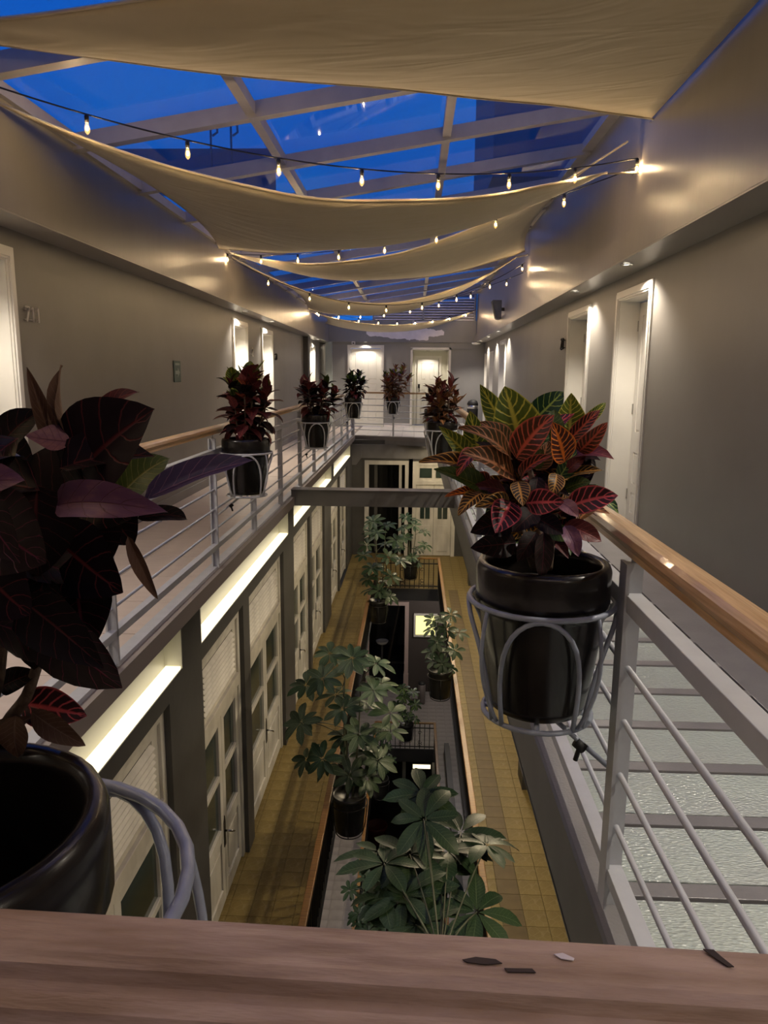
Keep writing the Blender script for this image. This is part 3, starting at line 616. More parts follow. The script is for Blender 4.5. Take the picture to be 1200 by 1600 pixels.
railing('grey steel railing with wooden handrail along the left walkway', postsL, XL-.01, [.30,.45,.60,.75], .905, .19, .45, 18.2, 1.075, -1)
postsR=[1.86,3.3,4.7,6.1,7.5,8.9,10.3,11.7,13.1,14.5,15.9,17.3]
railing('grey steel railing with wooden handrail beside the glass walkway on the right', postsR, .575, [.24,.395,.55,.70], .905, .125, .45, 17.6, 1.07, -1)
# far railing, runs across
t=empty('steel_railing', (XL,18.2,0), -math.atan(.31), 'grey steel railing with thin wooden handrail across the far landing', 'railing')
Lr=2.13
pm=MB().box(-.02,.02,-.008,.008,0,.985).mesh('post',M['steel'])
for x in (0.02,1.05,Lr-.02): inst('post',pm,t,(x,0,0))
for z in (.15,.30,.45,.60,.75,.90): MB().tube([(0,0,z),(Lr,0,z)],.010,6).build('rod',M['holder_white'],t)
box(0,Lr,-.03,.03,1.03,1.07).build('handrail',M['wood'],t,bevel=.006)
# front railing under the viewer
t=empty('steel_railing', (-1.47,.440,0), -.030, 'worn wooden handrail crossing the foreground at the bottom edge', 'railing')
HF=[(.058,.0),(.066,.012),(.062,.018),(.068,.030),(.066,.048),(.058,.057),(.022,.058),(.014,.055),(.010,.046),(.004,.044),(.000,.048),(-.012,.046),(-.022,.036),(-.024,.020),(-.018,.012),(-.020,.0)]
mb=MB(); mb.sweep([(u-.005,w-.058) for u,w in HF],[(0,0,1.072+.0),(2.1,0,1.072)],(0,1,0)).build('handrail',M['wood_front'],t)
def chip(x,u,pts,m):
    MB().poly([(x+a,u+b,1.0723) for a,b in pts],(0,0,.0006)).build('paint_chip',m,t)
chip(1.575,.038,[(-.006,.0015),(0,.003),(.007,-.001),(.006,-.003),(-.002,-.002)],M['patch'])
chip(1.52,.030,[(-.012,.0),(-.003,.003),(.010,.002),(.014,-.001),(.003,-.003),(-.009,-.002)],M['gouge'])
chip(1.677,.046,[(-.007,.006),(.0,.006),(.003,0),(.008,-.008),(.004,-.008),(-.003,0)],M['gouge'])
chip(1.545,.024,[(-.010,.001),(.008,.002),(.010,-.001),(-.008,-.002)],M['gouge'])
for z in (.24,.395,.55,.70): MB().tube([(0,0,z),(2.1,0,z)],.0085,8).build('rod',M['steel'],t)
box(0,2.1,-.02,.02,.86,.905).build('top_bar',M['steel'],t)
pm=MB().box(-.022,.022,-.009,.009,0,1.0).mesh('post',M['steel'])
for x in (.03,1.0,2.07): inst('post',pm,t,(x,0,0))
S('floor_near', box(WL,2.0,-1.5,.46,-.12,0), M['tile'], 'landing floor under the viewer', 'floor')
# ================================================================= POTS AND HOLDERS
POT=[(.118,0),(.128,.006),(.136,.03),(.150,.12),(.163,.22),(.168,.285),(.171,.298),(.178,.304),(.182,.315),(.182,.405),(.176,.42),(.166,.424),(.156,.418),(.152,.40),(.150,.34),(.146,.22),(.135,.10),(.125,.03)]
POTM=MB().lathe(POT,40).mesh('pot',M['pot'])
SOILM=MB().lathe([(.149,.330),(.151,.345),(.10,.356),(.04,.362),(.005,.364)],24).mesh('soil',M['soil'])
def pot_plant(name,loc,label,cat,group=None,s=1.0):
    t=empty(name,loc,random.uniform(0,6),label,cat,group); t.rotation_euler[2]=0
    inst('pot',POTM,t,scale=(s,s,s)); inst('soil',SOILM,t,scale=(s,s,s)); return t
def holder(loc, ang, label, m='holder', brace=True, s=1.0, r=.0075, tie=True):
    """wire pot holder; +x of its own frame points to the railing"""
    t=empty('wire_pot_holder', loc, ang, label, 'pot holder')
    R=.198*s; rb=.150*s; zt=.315*s; zb=-.012
    circ=lambda R,z,n=32:[(R*math.cos(2*math.pi*k/n),R*math.sin(2*math.pi*k/n),z) for k in range(n)]
    MB().tube(circ(R,zt),r,8,closed=True).build('top_ring',M[m],t)
    MB().tube(circ(rb,zb),r,8,closed=True).build('bottom_ring',M[m],t)
    MB().tube([(-rb,0,zb),(rb,0,zb)],r,8).tube([(0,-rb,zb),(0,rb,zb)],r,8).build('base_cross',M[m],t)
    for k in range(4):
        a0=k*math.pi/2
        pts=[]
        for i in range(21):
            u=i/20; th=math.pi*u
            z=zb+(zt-zb-.006)*min(1,math.sin(th)**.8) if 0<u<1 else zb
            rr=rb+(R-rb)*min(1,(z-zb)/(zt-zb)*1.15)+.002
            a=a0-.66*math.cos(th)
            pts.append((rr*math.cos(a),rr*math.sin(a),z))
        MB().tube(pts,r*.9,7).build('arch',M[m],t)
    for k in (0,1,2,3):
        a=k*math.pi/2+.785
        pts=[]
        for i in range(13):
            u=i/12; rr=R+.0+.02*math.sin(math.pi*u)*1.2-(R-rb)*u**2.2; pts.append((rr*math.cos(a),rr*math.sin(a),zt+(zb-zt)*u))
        MB().tube(pts,r*.75,7).build('strut',M[m],t)
    if brace:
        MB().tube([(rb*.2,-.02,zb),(R+.03,-.03,zb-.16)],r,8).build('brace',M[m],t)
        if tie: MB().tube([(R*.62-.012,-.028,zb-.075),(R*.62+.012,-.028,zb-.095)],r*2.0,8).tube([(R*.62,-.028,zb-.09),(R*.62-.01,-.03,zb-.13)],r*.9,6).build('cable_tie',M['black'],t)
    MB().tube([(R,0,zt),(R+.03,0,zt+.012),(R+.035,0,zt-.01)],r*1.3,8).build('hook',M[m],t)
    return t
# ---------- leaves
def leaf_mesh(name, m, bend, fold, shape=0, nu=4, nv=8, wave=0.0):
    mb=MB(); mb.sm=True; mb.uv=[]
    ang=bend; pos=Vector((0,0,0)); prev=0
    cs=[Vector((0,0,0))]; th=[0]
    for j in range(1,nv+1):
        t=-bend*(j-.5)/nv
        cs.append(cs[-1]+Vector((0,math.cos(t)/nv,math.sin(t)/nv)))
    for j in range(nv+1):
        v=j/nv
        if shape==0: w=max(.012,(math.sin(math.pi*v**.85)**.75)*(1-.25*v))*.5*1.12
        elif shape==1: w=max(.012,math.sin(math.pi*v**.62)**.85)*.5      # widest near base, ovate
        elif shape==2: w=max(.010,math.sin(math.pi*v**1.25)**.8)*.5*1.03     # obovate
        else: w=max(.01,(math.sin(math.pi*v)**.6))*.5
        t=-bend*v
        nrm=Vector((0,-math.sin(t),math.cos(t)))
        for i in range(nu+1):
            u=i/nu; xx=(u-.5)*2
            z=fold*.40*abs(xx)*w*1.0 + wave*math.sin(v*11+u*3)*abs(xx)
            p=cs[j]+Vector((xx*w,0,0))+nrm*z
            mb.v.append(tuple(p)); mb.uv.append((u,v))
    e=cs[-1]; L=math.hypot(e.y,e.z); ca,sa=e.y/L,-e.z/L
    mb.v=[(x,(y*ca-z*sa)/L,(y*sa+z*ca)/L) for x,y,z in mb.v]
    w_=nu+1
    for j in range(nv):
        for i in range(nu): mb.f.append((j*w_+i,j*w_+i+1,(j+1)*w_+i+1,(j+1)*w_+i))
    me=mb.mesh(name,m); return me
LMESH={}
def lmesh(k,var,hi=False):
    key=(k,var,hi)
    if key not in LMESH:
        nv,nu=(12,6) if hi else (6,2)
        p=[(.45,.5,0,.006),(.9,.4,0,.012),(-.35,.6,1,.010),(.7,.9,1,.012),(1.5,.5,0,.008),(.9,.5,0,.010)][var]
        LMESH[key]=leaf_mesh('leaf',LM[k],p[0],p[1],p[2],nu,nv,p[3]*1.8 if hi else 0)
    return LMESH[key]
def place_leaf(parent, base, tip, width, k, var, facing=None, hi=False, name='leaf', me=None):
    """base, tip in the parent's frame (parent unrotated, unscaled); facing = vector the upper face looks along"""
    base=Vector(base); tip=Vector(tip); y=tip-base; L=y.length; y.normalize()
    f=Vector(facing) if facing else Vector((0,0,1))
    x=y.cross(f)
    if x.length<1e-3: x=y.orthogonal()
    x.normalize(); z=x.cross(y)
    me = me or lmesh(k,var,hi)
    mw=Matrix(((x.x*width,y.x*L,z.x*L,base.x),(x.y*width,y.y*L,z.y*L,base.y),(x.z*width,y.z*L,z.z*L,base.z),(0,0,0,1)))
    # matrix must be a pure rotation*scale
    o=bpy.data.objects.new(name,me); COL.objects.link(o); o.parent=parent
    R=Matrix(((x.x,y.x,z.x),(x.y,y.y,z.y),(x.z,y.z,z.z)))
    o.location=base; o.rotation_mode='QUATERNION'; o.rotation_quaternion=R.to_quaternion(); o.scale=(width,L,L)
    return o
def curve_pts(a,b,bow,n=8):
    a=Vector(a);b=Vector(b);bow=Vector(bow); return [a.lerp(b,i/n)+bow*(4*(i/n)*(1-i/n)) for i in range(n+1)]
def croton(loc, label, pal, nst, nlf, spread, h, ll, seed, lw=.46, s=1.0, trunk=.10, lean=(0,0), group='crotons in black pots hung on the railings'):
    random.seed(seed)
    t=pot_plant('potted_croton',loc,label,'potted plant',group,s)
    z0=.36*s
    for k in range(nst):
        a=2*math.pi*k/nst+random.uniform(-.4,.4); rr=spread*random.uniform(.25,.75)
        top=Vector((rr*math.cos(a)+lean[0],rr*math.sin(a)*.8+lean[1],z0+h*random.uniform(.55,.95)))
        b=Vector((.03*math.cos(a),.03*math.sin(a),z0-.02))
        pts=curve_pts(b,top,(0.02*math.cos(a),.02*math.sin(a),.0))
        MB().tube(pts,[.011-.006*i/8 for i in range(9)],6).build('stem',M['bark'],t)
        nl=nlf//nst
        for i in range(nl):
            u=trunk+(1-trunk)*((i+.5)/nl)**.8; idx=u*8; i0=min(int(idx),7); p=pts[i0].lerp(pts[i0+1],idx-i0)
            az=i*2.399+k; el=math.radians(-45+110*((i+.5)/nl)+random.uniform(-22,22))
            L=ll*random.uniform(.75,1.15)*(1.0 if u<.85 else .9)
            d=Vector((math.cos(az)*math.cos(el),math.sin(az)*math.cos(el),math.sin(el)))
            q=p+d*L
            face=Vector((-math.cos(az)*math.sin(el),-math.sin(az)*math.sin(el),math.cos(el)))
            pk=random.choice(pal[0] if i/nl<.45 else pal[1] if i/nl<.8 else pal[2])
            place_leaf(t,p+d*.015,q,L*lw*random.uniform(.85,1.2),pk,random.randrange(5),face)
    return t

T1=[((0.092, 0.19, 0.752), (0.218, 0.13, 0.842), 0.12, 'V', 0, (-0.35, -1, 0.25)), ((0.094, 0.23, 0.708), (-0.029, 0.28, 0.748), 0.132, 'D', 0, (0.1, -1, 0.3)), ((0.08, 0.19, 0.765), (0.144, 0.19, 0.793), 0.079, 'D', 1, (-0.3, -1, 0.4)), ((0.113, 0.11, 0.737), (0.255, 0.05, 0.743), 0.044, 'P', 1, (0, -1, 0.55)), ((0.164, 0.23, 0.724), (0.288, 0.31, 0.767), 0.039, 'U', 0, (-0.2, -1, 0.75)), ((0.101, 0.31, 0.713), (0.166, 0.33, 0.766), 0.065, 'F', 1, (-0.3, -1, 0.6)), ((0.076, 0.17, 0.689), (0.171, 0.13, 0.633), 0.09, 'V', 0, (-0.2, -1, 0.35)), ((0.099, 0.17, 0.647), (0.126, 0.13, 0.559), 0.085, 'W', 0, (0.1, -1, 0.25)), ((0.082, 0.13, 0.651), (0.073, 0.11, 0.547), 0.074, 'D', 1, (0, -1, 0.2)), ((0.074, 0.19, 0.788), (0.048, 0.19, 0.886), 0.021, 'T', 3, (0.5, -1, 0.2)), ((0.096, 0.19, 0.802), (0.09, 0.19, 0.889), 0.019, 'T', 3, (-0.5, -1, 0.2)), ((0.1, 0.25, 0.818), (0.15, 0.27, 0.857), 0.024, 'Q', 4, (-0.3, -1, 0.5)), ((0.011, 0.17, 0.782), (0.063, 0.19, 0.837), 0.053, 'D', 1, (-0.3, -1, 0.4)), ((0.103, 0.17, 0.802), (0.062, 0.15, 0.81), 0.039, 'P', 2, (0, -1, 1)), ((0.031, 0.07, 0.756), (0.111, 0.05, 0.773), 0.046, 'P', 1, (0, -1, 0.8)), ((0.056, 0.05, 0.74), (0.136, 0.03, 0.693), 0.092, 'W', 0, (-0.2, -1, 0.4)), ((0.057, 0.05, 0.687), (0.116, 0.03, 0.639), 0.08, 'V', 1, (-0.2, -1, 0.4)), ((0.157, 0.19, 0.686), (0.19, 0.19, 0.608), 0.017, 'T', 5, (0.2, -1, 0.2)), ((0.17, 0.19, 0.708), (0.218, 0.23, 0.7), 0.022, 'D', 4, (0, -1, 0.6)), ((0.008, 0.19, 0.466), (0.091, 0.19, 0.451), 0.051, 'M', 1, (0, -1, 0.6)), ((0.031, 0.17, 0.464), (0.096, 0.17, 0.421), 0.031, 'T', 1, (0, -1, 0.5)), ((0.022, 0.15, 0.469), (0.021, 0.15, 0.414), 0.038, 'T', 1, (0, -1, 0.3)), ((0.082, 0.13, 0.755), (0.085, 0.11, 0.657), 0.105, 'D', 0, (0, -1, 0.2)), ((0.068, 0.25, 0.704), (0.106, 0.25, 0.636), 0.097, 'D', 0, (0, -1, 0.2)), ((-0.031, 0.28, 0.731), (-0.056, 0.28, 0.832), 0.092, 'D', 0, (0, -1, 0.3)), ((0.004, 0.23, 0.622), (0.048, 0.23, 0.528), 0.1, 'D', 0, (0, -1, 0.2)), ((-0.016, 0.18, 0.636), (-0.012, 0.17, 0.532), 0.109, 'D', 0, (0, -1, 0.2)), ((0.081, 0.28, 0.724), (0.129, 0.28, 0.655), 0.077, 'D', 0, (0, -1, 0.2)), ((-0.007, 0.17, 0.495), (0.043, 0.17, 0.517), 0.033, 'D', 1, (0, -1, 0.6)), ((0.033, 0.28, 0.654), (-0.039, 0.28, 0.635), 0.104, 'V', 0, (0, -1, 0.2)), ((0.086, 0.23, 0.716), (0.154, 0.21, 0.703), 0.058, 'V', 1, (0, -1, 0.5)), ((-0.03, 0.17, 0.421), (0.031, 0.17, 0.457), 0.029, 'T', 1, (0, -1, 0.6))]
T2=[((-0.066, 0.0, 0.708), (-0.124, 0.0, 0.889), 0.131, 'G', 0, (0, -1, 0.2)), ((-0.1, 0.13, 0.766), (-0.175, 0.15, 0.893), 0.067, 'G', 2, (-0.3, -1, 0.2)), ((-0.177, 0.01, 0.688), (-0.213, -0.01, 0.825), 0.071, 'G', 0, (-0.2, -1, 0.3)), ((-0.208, -0.07, 0.708), (-0.297, -0.11, 0.79), 0.049, 'G', 2, (-0.3, -1, 0.6)), ((-0.033, 0.15, 0.78), (0.063, 0.17, 0.874), 0.086, 'K', 0, (0.3, -1, 0.3)), ((0.069, 0.08, 0.761), (0.068, 0.08, 0.872), 0.083, 'G', 2, (0.1, -1, 0.2)), ((0.099, 0.08, 0.786), (0.161, 0.08, 0.847), 0.031, 'G', 4, (0.5, -0.8, 0.6)), ((-0.099, -0.09, 0.71), (-0.015, -0.13, 0.823), 0.086, 'R', 1, (-0.4, -1, 0.5)), ((0.016, -0.13, 0.706), (-0.026, -0.17, 0.807), 0.071, 'A', 0, (0.2, -1, 0.3)), ((0.039, -0.05, 0.751), (0.115, -0.05, 0.833), 0.039, 'R', 1, (0.3, -1, 0.8)), ((0.064, -0.07, 0.728), (0.12, -0.11, 0.805), 0.046, 'R', 4, (0.3, -1, 0.6)), ((-0.117, -0.13, 0.711), (-0.255, -0.21, 0.794), 0.054, 'B', 1, (0.1, -1, 0.9)), ((-0.109, -0.13, 0.668), (-0.247, -0.25, 0.741), 0.078, 'B', 0, (0, -1, 0.7)), ((-0.107, -0.07, 0.734), (-0.191, -0.07, 0.799), 0.057, 'B', 1, (0, -1, 0.8)), ((-0.201, -0.13, 0.678), (-0.347, -0.21, 0.711), 0.047, 'O', 1, (0, -1, 0.9)), ((-0.172, -0.13, 0.63), (-0.311, -0.23, 0.697), 0.054, 'F', 0, (0, -1, 0.6)), ((-0.19, -0.12, 0.719), (-0.255, -0.21, 0.677), 0.047, 'R', 4, (-0.4, -1, 0.6)), ((-0.198, -0.17, 0.627), (-0.284, -0.23, 0.631), 0.027, 'A', 1, (0, -1, 0.8)), ((-0.19, -0.19, 0.635), (-0.252, -0.25, 0.589), 0.044, 'O', 1, (-0.5, -1, 0.4)), ((-0.118, -0.17, 0.611), (-0.163, -0.25, 0.548), 0.075, 'M', 0, (-0.1, -1, 0.2)), ((-0.084, -0.19, 0.612), (0.0, -0.23, 0.622), 0.065, 'M', 0, (0, -1, 0.35)), ((-0.005, -0.21, 0.618), (0.031, -0.25, 0.59), 0.039, 'P', 1, (0, -1, 0.6)), ((0.027, -0.15, 0.597), (0.137, -0.19, 0.634), 0.071, 'M', 1, (0, -1, 0.6)), ((-0.093, -0.11, 0.494), (-0.214, -0.17, 0.493), 0.072, 'D', 0, (0, -1, 0.3)), ((-0.108, -0.11, 0.548), (-0.215, -0.17, 0.532), 0.075, 'D', 1, (-0.1, -1, 0.5)), ((-0.116, -0.13, 0.586), (-0.21, -0.21, 0.604), 0.052, 'O', 4, (-0.1, -1, 0.6)), ((-0.103, -0.17, 0.662), (-0.097, -0.23, 0.611), 0.048, 'O', 0, (0.0, -1, 0.3)), ((0.029, -0.11, 0.543), (0.12, -0.13, 0.506), 0.054, 'Q', 1, (0.1, -1, 0.5)), ((0.025, -0.13, 0.544), (0.055, -0.17, 0.475), 0.046, 'P', 1, (0.1, -1, 0.3)), ((-0.084, -0.11, 0.661), (-0.021, -0.17, 0.726), 0.037, 'R', 4, (-0.2, -1, 0.8)), ((0.026, -0.03, 0.651), (0.134, -0.05, 0.677), 0.03, 'O', 1, (0, -1, 0.9)), ((0.04, -0.03, 0.622), (0.104, -0.05, 0.648), 0.044, 'F', 1, (0, -1, 0.8)), ((0.033, -0.07, 0.673), (0.081, -0.07, 0.717), 0.035, 'Q', 1, (0, -1, 0.8)), ((0.014, -0.07, 0.656), (0.057, -0.05, 0.734), 0.05, 'K', 1, (0.4, -1, 0.5)), ((-0.045, -0.05, 0.733), (-0.026, -0.02, 0.794), 0.05, 'K', 1, (0.4, -1, 0.5)), ((-0.043, -0.07, 0.677), (-0.017, -0.07, 0.752), 0.054, 'B', 1, (0.4, -1, 0.5)), ((-0.063, -0.07, 0.685), (-0.032, -0.09, 0.734), 0.049, 'F', 0, (0.4, -1, 0.5)), ((-0.042, -0.11, 0.522), (-0.093, -0.15, 0.454), 0.053, 'D', 1, (-0.2, -1, 0.2)), ((-0.026, -0.13, 0.527), (-0.032, -0.15, 0.41), 0.049, 'W', 1, (0, -1, 0.2)), ((-0.009, -0.11, 0.523), (0.055, -0.13, 0.515), 0.046, 'F', 1, (0, -1, 0.5)), ((-0.044, -0.13, 0.563), (0.014, -0.17, 0.531), 0.056, 'D', 0, (0, -1, 0.5)), ((-0.048, -0.11, 0.575), (-0.112, -0.17, 0.534), 0.06, 'D', 1, (-0.2, -1, 0.4)), ((-0.155, -0.09, 0.637), (-0.229, -0.15, 0.669), 0.041, 'R', 1, (-0.2, -1, 0.7)), ((0.005, 0.01, 0.745), (0.014, 0.03, 0.829), 0.06, 'F', 1, (0, -1, 0.3)), ((-0.113, 0.01, 0.726), (-0.156, 0.03, 0.784), 0.052, 'K', 1, (0, -1, 0.3)), ((-0.124, -0.11, 0.624), (-0.219, -0.17, 0.645), 0.04, 'Q', 1, (0, -1, 0.7)), ((-0.002, -0.13, 0.677), (-0.019, -0.17, 0.627), 0.045, 'O', 1, (0.1, -1, 0.2)), ((-0.052, -0.15, 0.671), (-0.068, -0.19, 0.606), 0.04, 'D', 1, (0, -1, 0.3))]
ST1=[[(-0.038, 0.17, 0.377), (-0.003, 0.17, 0.448), (0.026, 0.17, 0.483), (0.046, 0.17, 0.534), (0.05, 0.19, 0.634), (0.08, 0.21, 0.735)], [(-0.064, 0.19, 0.36), (-0.027, 0.17, 0.456), (0.006, 0.15, 0.516), (0.025, 0.15, 0.645), (0.019, 0.19, 0.745)]]
ST2=[[(-0.004, -0.02, 0.397), (-0.025, -0.05, 0.504), (-0.04, -0.07, 0.619), (-0.067, -0.05, 0.708)], [(0.011, -0.01, 0.395), (0.013, -0.03, 0.501), (0.019, -0.05, 0.633), (0.028, -0.05, 0.717)], [(-0.02, -0.01, 0.394), (-0.073, -0.07, 0.516), (-0.132, -0.11, 0.615), (-0.176, -0.13, 0.651)]]
def hero(loc,label,rows,stems,rad):
    t=pot_plant('potted_croton',loc,label,'potted plant','crotons in black pots hung on the railings')
    for s_ in stems:
        n=len(s_); pts=[]
        for i in range(n-1):
            for q in range(4): pts.append(Vector(s_[i]).lerp(Vector(s_[i+1]),q/4))
        pts.append(Vector(s_[-1])); pts=[(pts[max(i-1,0)]+pts[i]*2+pts[min(i+1,len(pts)-1)])/4 for i in range(len(pts))]
        MB().tube(pts,[rad*(1-.55*i/len(pts)) for i in range(len(pts))],8).build('stem',M['bark'],t)
    for b,tp,wd,k,var,face in rows: place_leaf(t,b,tp,wd,k,var,face,hi=True)
    return t
h1=hero((-0.5, 0.67, 0.57),'very close dark purple croton in a black pot at the left edge',T1,ST1,.0095)
h2=hero((0.363, 1.97, 0.537),'large croton with green, red and orange veined leaves on the right railing',T2,ST2,.013)
random.seed(11)
for i in range(150):
    a=random.uniform(0,6.283); el=random.uniform(-.5,.9); c=Vector((random.uniform(-.09,.08),random.uniform(-.05,.12),random.uniform(.48,.72)))
    d=Vector((math.cos(a)*math.cos(el),math.sin(a)*math.cos(el)*.8+.15,math.sin(el))); L=random.uniform(.10,.165)
    place_leaf(h2,c,c+d*L,L*.36,random.choice('DDQOOBKMB'),random.randrange(5),(-d.x*.5,-.6-d.y*.3,.8),hi=False)
random.seed(12)
for i in range(26):
    a=random.uniform(0,6.283); el=random.uniform(-.9,.5); c=Vector((random.uniform(-.05,.10),random.uniform(.0,.16),random.uniform(.60,.86)))
    d=Vector((math.cos(a)*math.cos(el),math.sin(a)*math.cos(el)*.8+.1,math.sin(el))); L=random.uniform(.09,.13)
    place_leaf(h1,c,c+d*L,L*.5,random.choice('DDVW'),random.randrange(5),(-d.x*.4,-.8,.6),hi=False)
so=[c for c in COL.objects if c.parent is h1 and c.name.startswith('soil')][0]; so.location.z=-.15; so.scale=(.90,.90,1)
holder((-0.5+.035,0.67,0.57-.03),-.35,'thick blue grey wire holder round the near left pot',brace=False,s=1.16,r=.0085)
holder((0.363, 1.97, 0.537),-.15,'blue grey wire holder of the large right croton',s=1.0)
pal1=[list('DQQ'),list('QDQR'),list('FGFQ')]
croton((-1.265,5.55,.555),'red and green croton in a black pot, nearest on the left railing',pal1,8,216,.30,.58,.150,21,lw=.56,trunk=.30,lean=(.0,0),s=1.0)
holder((-1.265,5.55,.555),math.pi+.25,'pale wire holder of the nearest croton on the left railing','holder_white')
croton((-1.21,9.2,.57),'dark red croton in a black pot, second on the left railing',[list('DQQ'),list('DQV'),list('QQMF')],6,144,.28,.50,.17,23,lw=.54,trunk=.28,lean=(.05,0),s=.97)
holder((-1.21,9.2,.57),math.pi+.2,'pale wire holder of the second croton on the left railing','holder_white',s=.97)
croton((-1.26,15.6,.58),'blackish green croton in a black pot at the far left corner of the railing',[list('DDQ'),list('DKD'),list('DKK')],6,150,.32,.60,.18,25,lw=.52,trunk=.28,s=1.0)
holder((-1.26,15.6,.58),math.pi+.2,'pale wire holder at the far left corner of the railing','holder_white')
croton((-.48,17.62,.57),'rust and green pyramid shaped croton on the far railing',[list('BQB'),list('BRB'),list('FGBB')],9,230,.56,.82,.20,27,s=.92,trunk=.05,lw=.40)
holder((-.48,17.62,.57),R90,'pale wire holder on the far railing','holder_white',s=.92)
croton((.335,8.5,.53),'rusty brown croton in a black pot, second on the right railing',[list('QBD'),list('BQB'),list('BQD')],6,130,.24,.50,.18,29,s=1.0,lw=.38)
holder((.335,8.5,.53),.2,'pale wire holder of the second croton on the right railing','holder_white')
croton((.36,11.6,.53),'brown croton in a black pot, mostly hidden behind the second right one',[list('QBD'),list('QBQ'),list('QDD')],4,70,.20,.46,.19,31,s=1.0)
holder((.36,11.6,.53),.2,'pale wire holder behind the second croton on the right railing','holder_white')

L1W=38.0
M['darkbrown']=mat('dark_brown_wall',(0.050,0.040,0.033),0.6)
M['pinkframe']=mat('pinkish_frame_paint',(0.42,0.32,0.28),0.5)
M['ladder']=mat('dark_ladder_wood',(0.05,0.04,0.03),0.6)
M['binmetal']=mat('dull_bin_metal',(0.22,0.19,0.17),0.45,metal=.3)
M['darkpot']=mat('matt_black_pot',(0.014,0.014,0.012),0.35)
# ================================================================= LOWER LEVEL: facade with light recesses and louvred doors
FX=-1.48
recs=[(.9,4.50),(4.93,8.65),(9.05,13.40),(13.80,17.50)]
mb=MB()
mb.box(-2.6,FX-.30,-1.6,18.3,-3.0,-.14)                                  # room wall behind
S('wall_left_lower_back', mb, M['darkroom'], 'dark wall behind the lower left louvred doors', 'wall')
mb=MB()
prev=-.5
for a,b in recs: mb.box(FX-.30,FX,prev,a,-.44,-.12); prev=b
mb.box(FX-.30,FX,prev,18.2,-.44,-.12); mb.box(FX-.30,FX,-.5,18.2,-.56,-.44)
S('wall_left_lower_band', mb, M['dark'], 'dark grey band under the light recesses of the lower left facade', 'wall')
rl=['long cream light recess nearest on the left facade, by the front croton','long cream light recess second on the left facade','long cream light recess third on the left facade, behind the cross beam','long cream light recess farthest on the left facade']
for (a,b),l in zip(recs,rl):
    t=empty('light_recess',(FX,a,-.44),0,l,'light fitting')
    L=b-a
    MB().box(-.22,-.115,0,L,0,.32).box(-.115,-.0,0,.012,0,.32).box(-.115,0,L-.012,L,0,.32).box(-.115,0,.012,L-.012,.312,.32).build('recess_lining',M['recess'],t)
    box(-.105,-.006,.02,L-.02,.0,.018).build('luminous_shelf',M['led'],t)
pil=[(-.3,.9),(4.22,4.93),(6.22,6.46),(8.28,9.02),(10.5,10.70),(12.3,13.3),(14.85,15.0),(16.7,18.2)]
pil.insert(1,(2.3,2.55))
for a,b in pil:
    S('trim_13', MB().box(FX-.30,FX+.0,a,b,-3.0,-.56), M['dark'], 'dark grey pilaster of the lower left facade about %.0f metres down the hall'%((a+b)/2), 'pilaster')
doors=[(.9,2.3),(2.55,4.22),(4.93,6.22),(6.46,8.28),(9.02,10.5),(10.70,12.3),(13.3,14.85),(15.0,16.7)]
pane_m=None
def louvre_door(n,y0,y1,label):
    w=y1-y0; H=2.44; d=empty('door_%d'%n,(FX-.04,(y0+y1)/2,-3.0),R90,label,'door',kind='structure')
    c=M['cream']
    # local: x along the hall, y into the wall
    fr=MB().box(-w/2,-w/2+.07,0,.10,0,H).box(w/2-.07,w/2,0,.10,0,H).box(-w/2+.07,w/2-.07,0,.10,H-.09,H).box(-w/2+.07,w/2-.07,-.01,.10,1.74,1.84)
    fr.build('frame',c,d,bevel=.004)
    tp=MB().box(-w/2+.07,-w/2+.17,.02,.06,1.84,H-.09).box(w/2-.17,w/2-.07,.02,.06,1.84,H-.09).build('transom_panel',c,d)
    box(-w/2+.17,w/2-.17,.07,.075,1.84,H-.09).build('louvre_gap_shade',M['black'],tp)  # black sheet puts the shade between the slats into the colour
    box(-w/2+.17,w/2-.17,.02,.06,1.84,1.90).build('bottom_rail',c,tp); box(-w/2+.17,w/2-.17,.02,.06,H-.16,H-.09).build('top_rail',c,tp)
    sm=MB().poly([(-w/2+.17,.000,-.014),(-w/2+.17,.032,.014),(-w/2+.17,.037,.006),(-w/2+.17,.004,-.024)],(w-.34,0,0)).mesh('louvre_slat',c)
    for k in range(8): inst('louvre_slat',sm,tp,(0,0,1.925+.0455*k))
    hw=w/2-.07
    for s in (-1,1):
        x0,x1=(-hw,-.004) if s<0 else (.004,hw)
        st=.085
        lf=MB().box(x0,x0+st,.015,.06,.02,1.74).box(x1-st,x1,.015,.06,.02,1.74)
        for a,b in ((.02,.16),(.60,.72),(1.16,1.21),(1.64,1.74)): lf.box(x0+st,x1-st,.015,.06,a,b)
        leaf=lf.build('door_leaf',c,d,bevel=.004)
        box(x0+st,x1-st,.03,.05,.16,.60).build('lower_panel',c,leaf)
        box(x0+st+.05,x1-st-.05,.02,.03,.21,.55).build('raised_field',c,leaf,bevel=.008)
        for a,b in ((.72,1.16),(1.21,1.64)): box(x0+st,x1-st,.038,.044,a,b).build('pane',M['doorglass'],leaf)
    pl=MB().poly([(-.025,.010,.52),(.025,.010,.52),(.028,.010,.62),(.025,.010,.74),(.0,.010,.80),(-.025,.010,.74),(-.028,.010,.62)],(0,.006,0)).build('lock_plate',M['handle'],d)
    MB().tube([(0,.01,.66),(0,-.04,.66),(.03,-.05,.64),(.09,-.045,.60)],.009,8).build('handle',M['chrome'],pl)
    return d
dn=['nearest','second','third','fourth','fifth','sixth','seventh','farthest']
for k,(a,b) in enumerate(doors): louvre_door(12+k,a,b,'cream louvred double door with glass panes, %s of the lower left row'%dn[k])
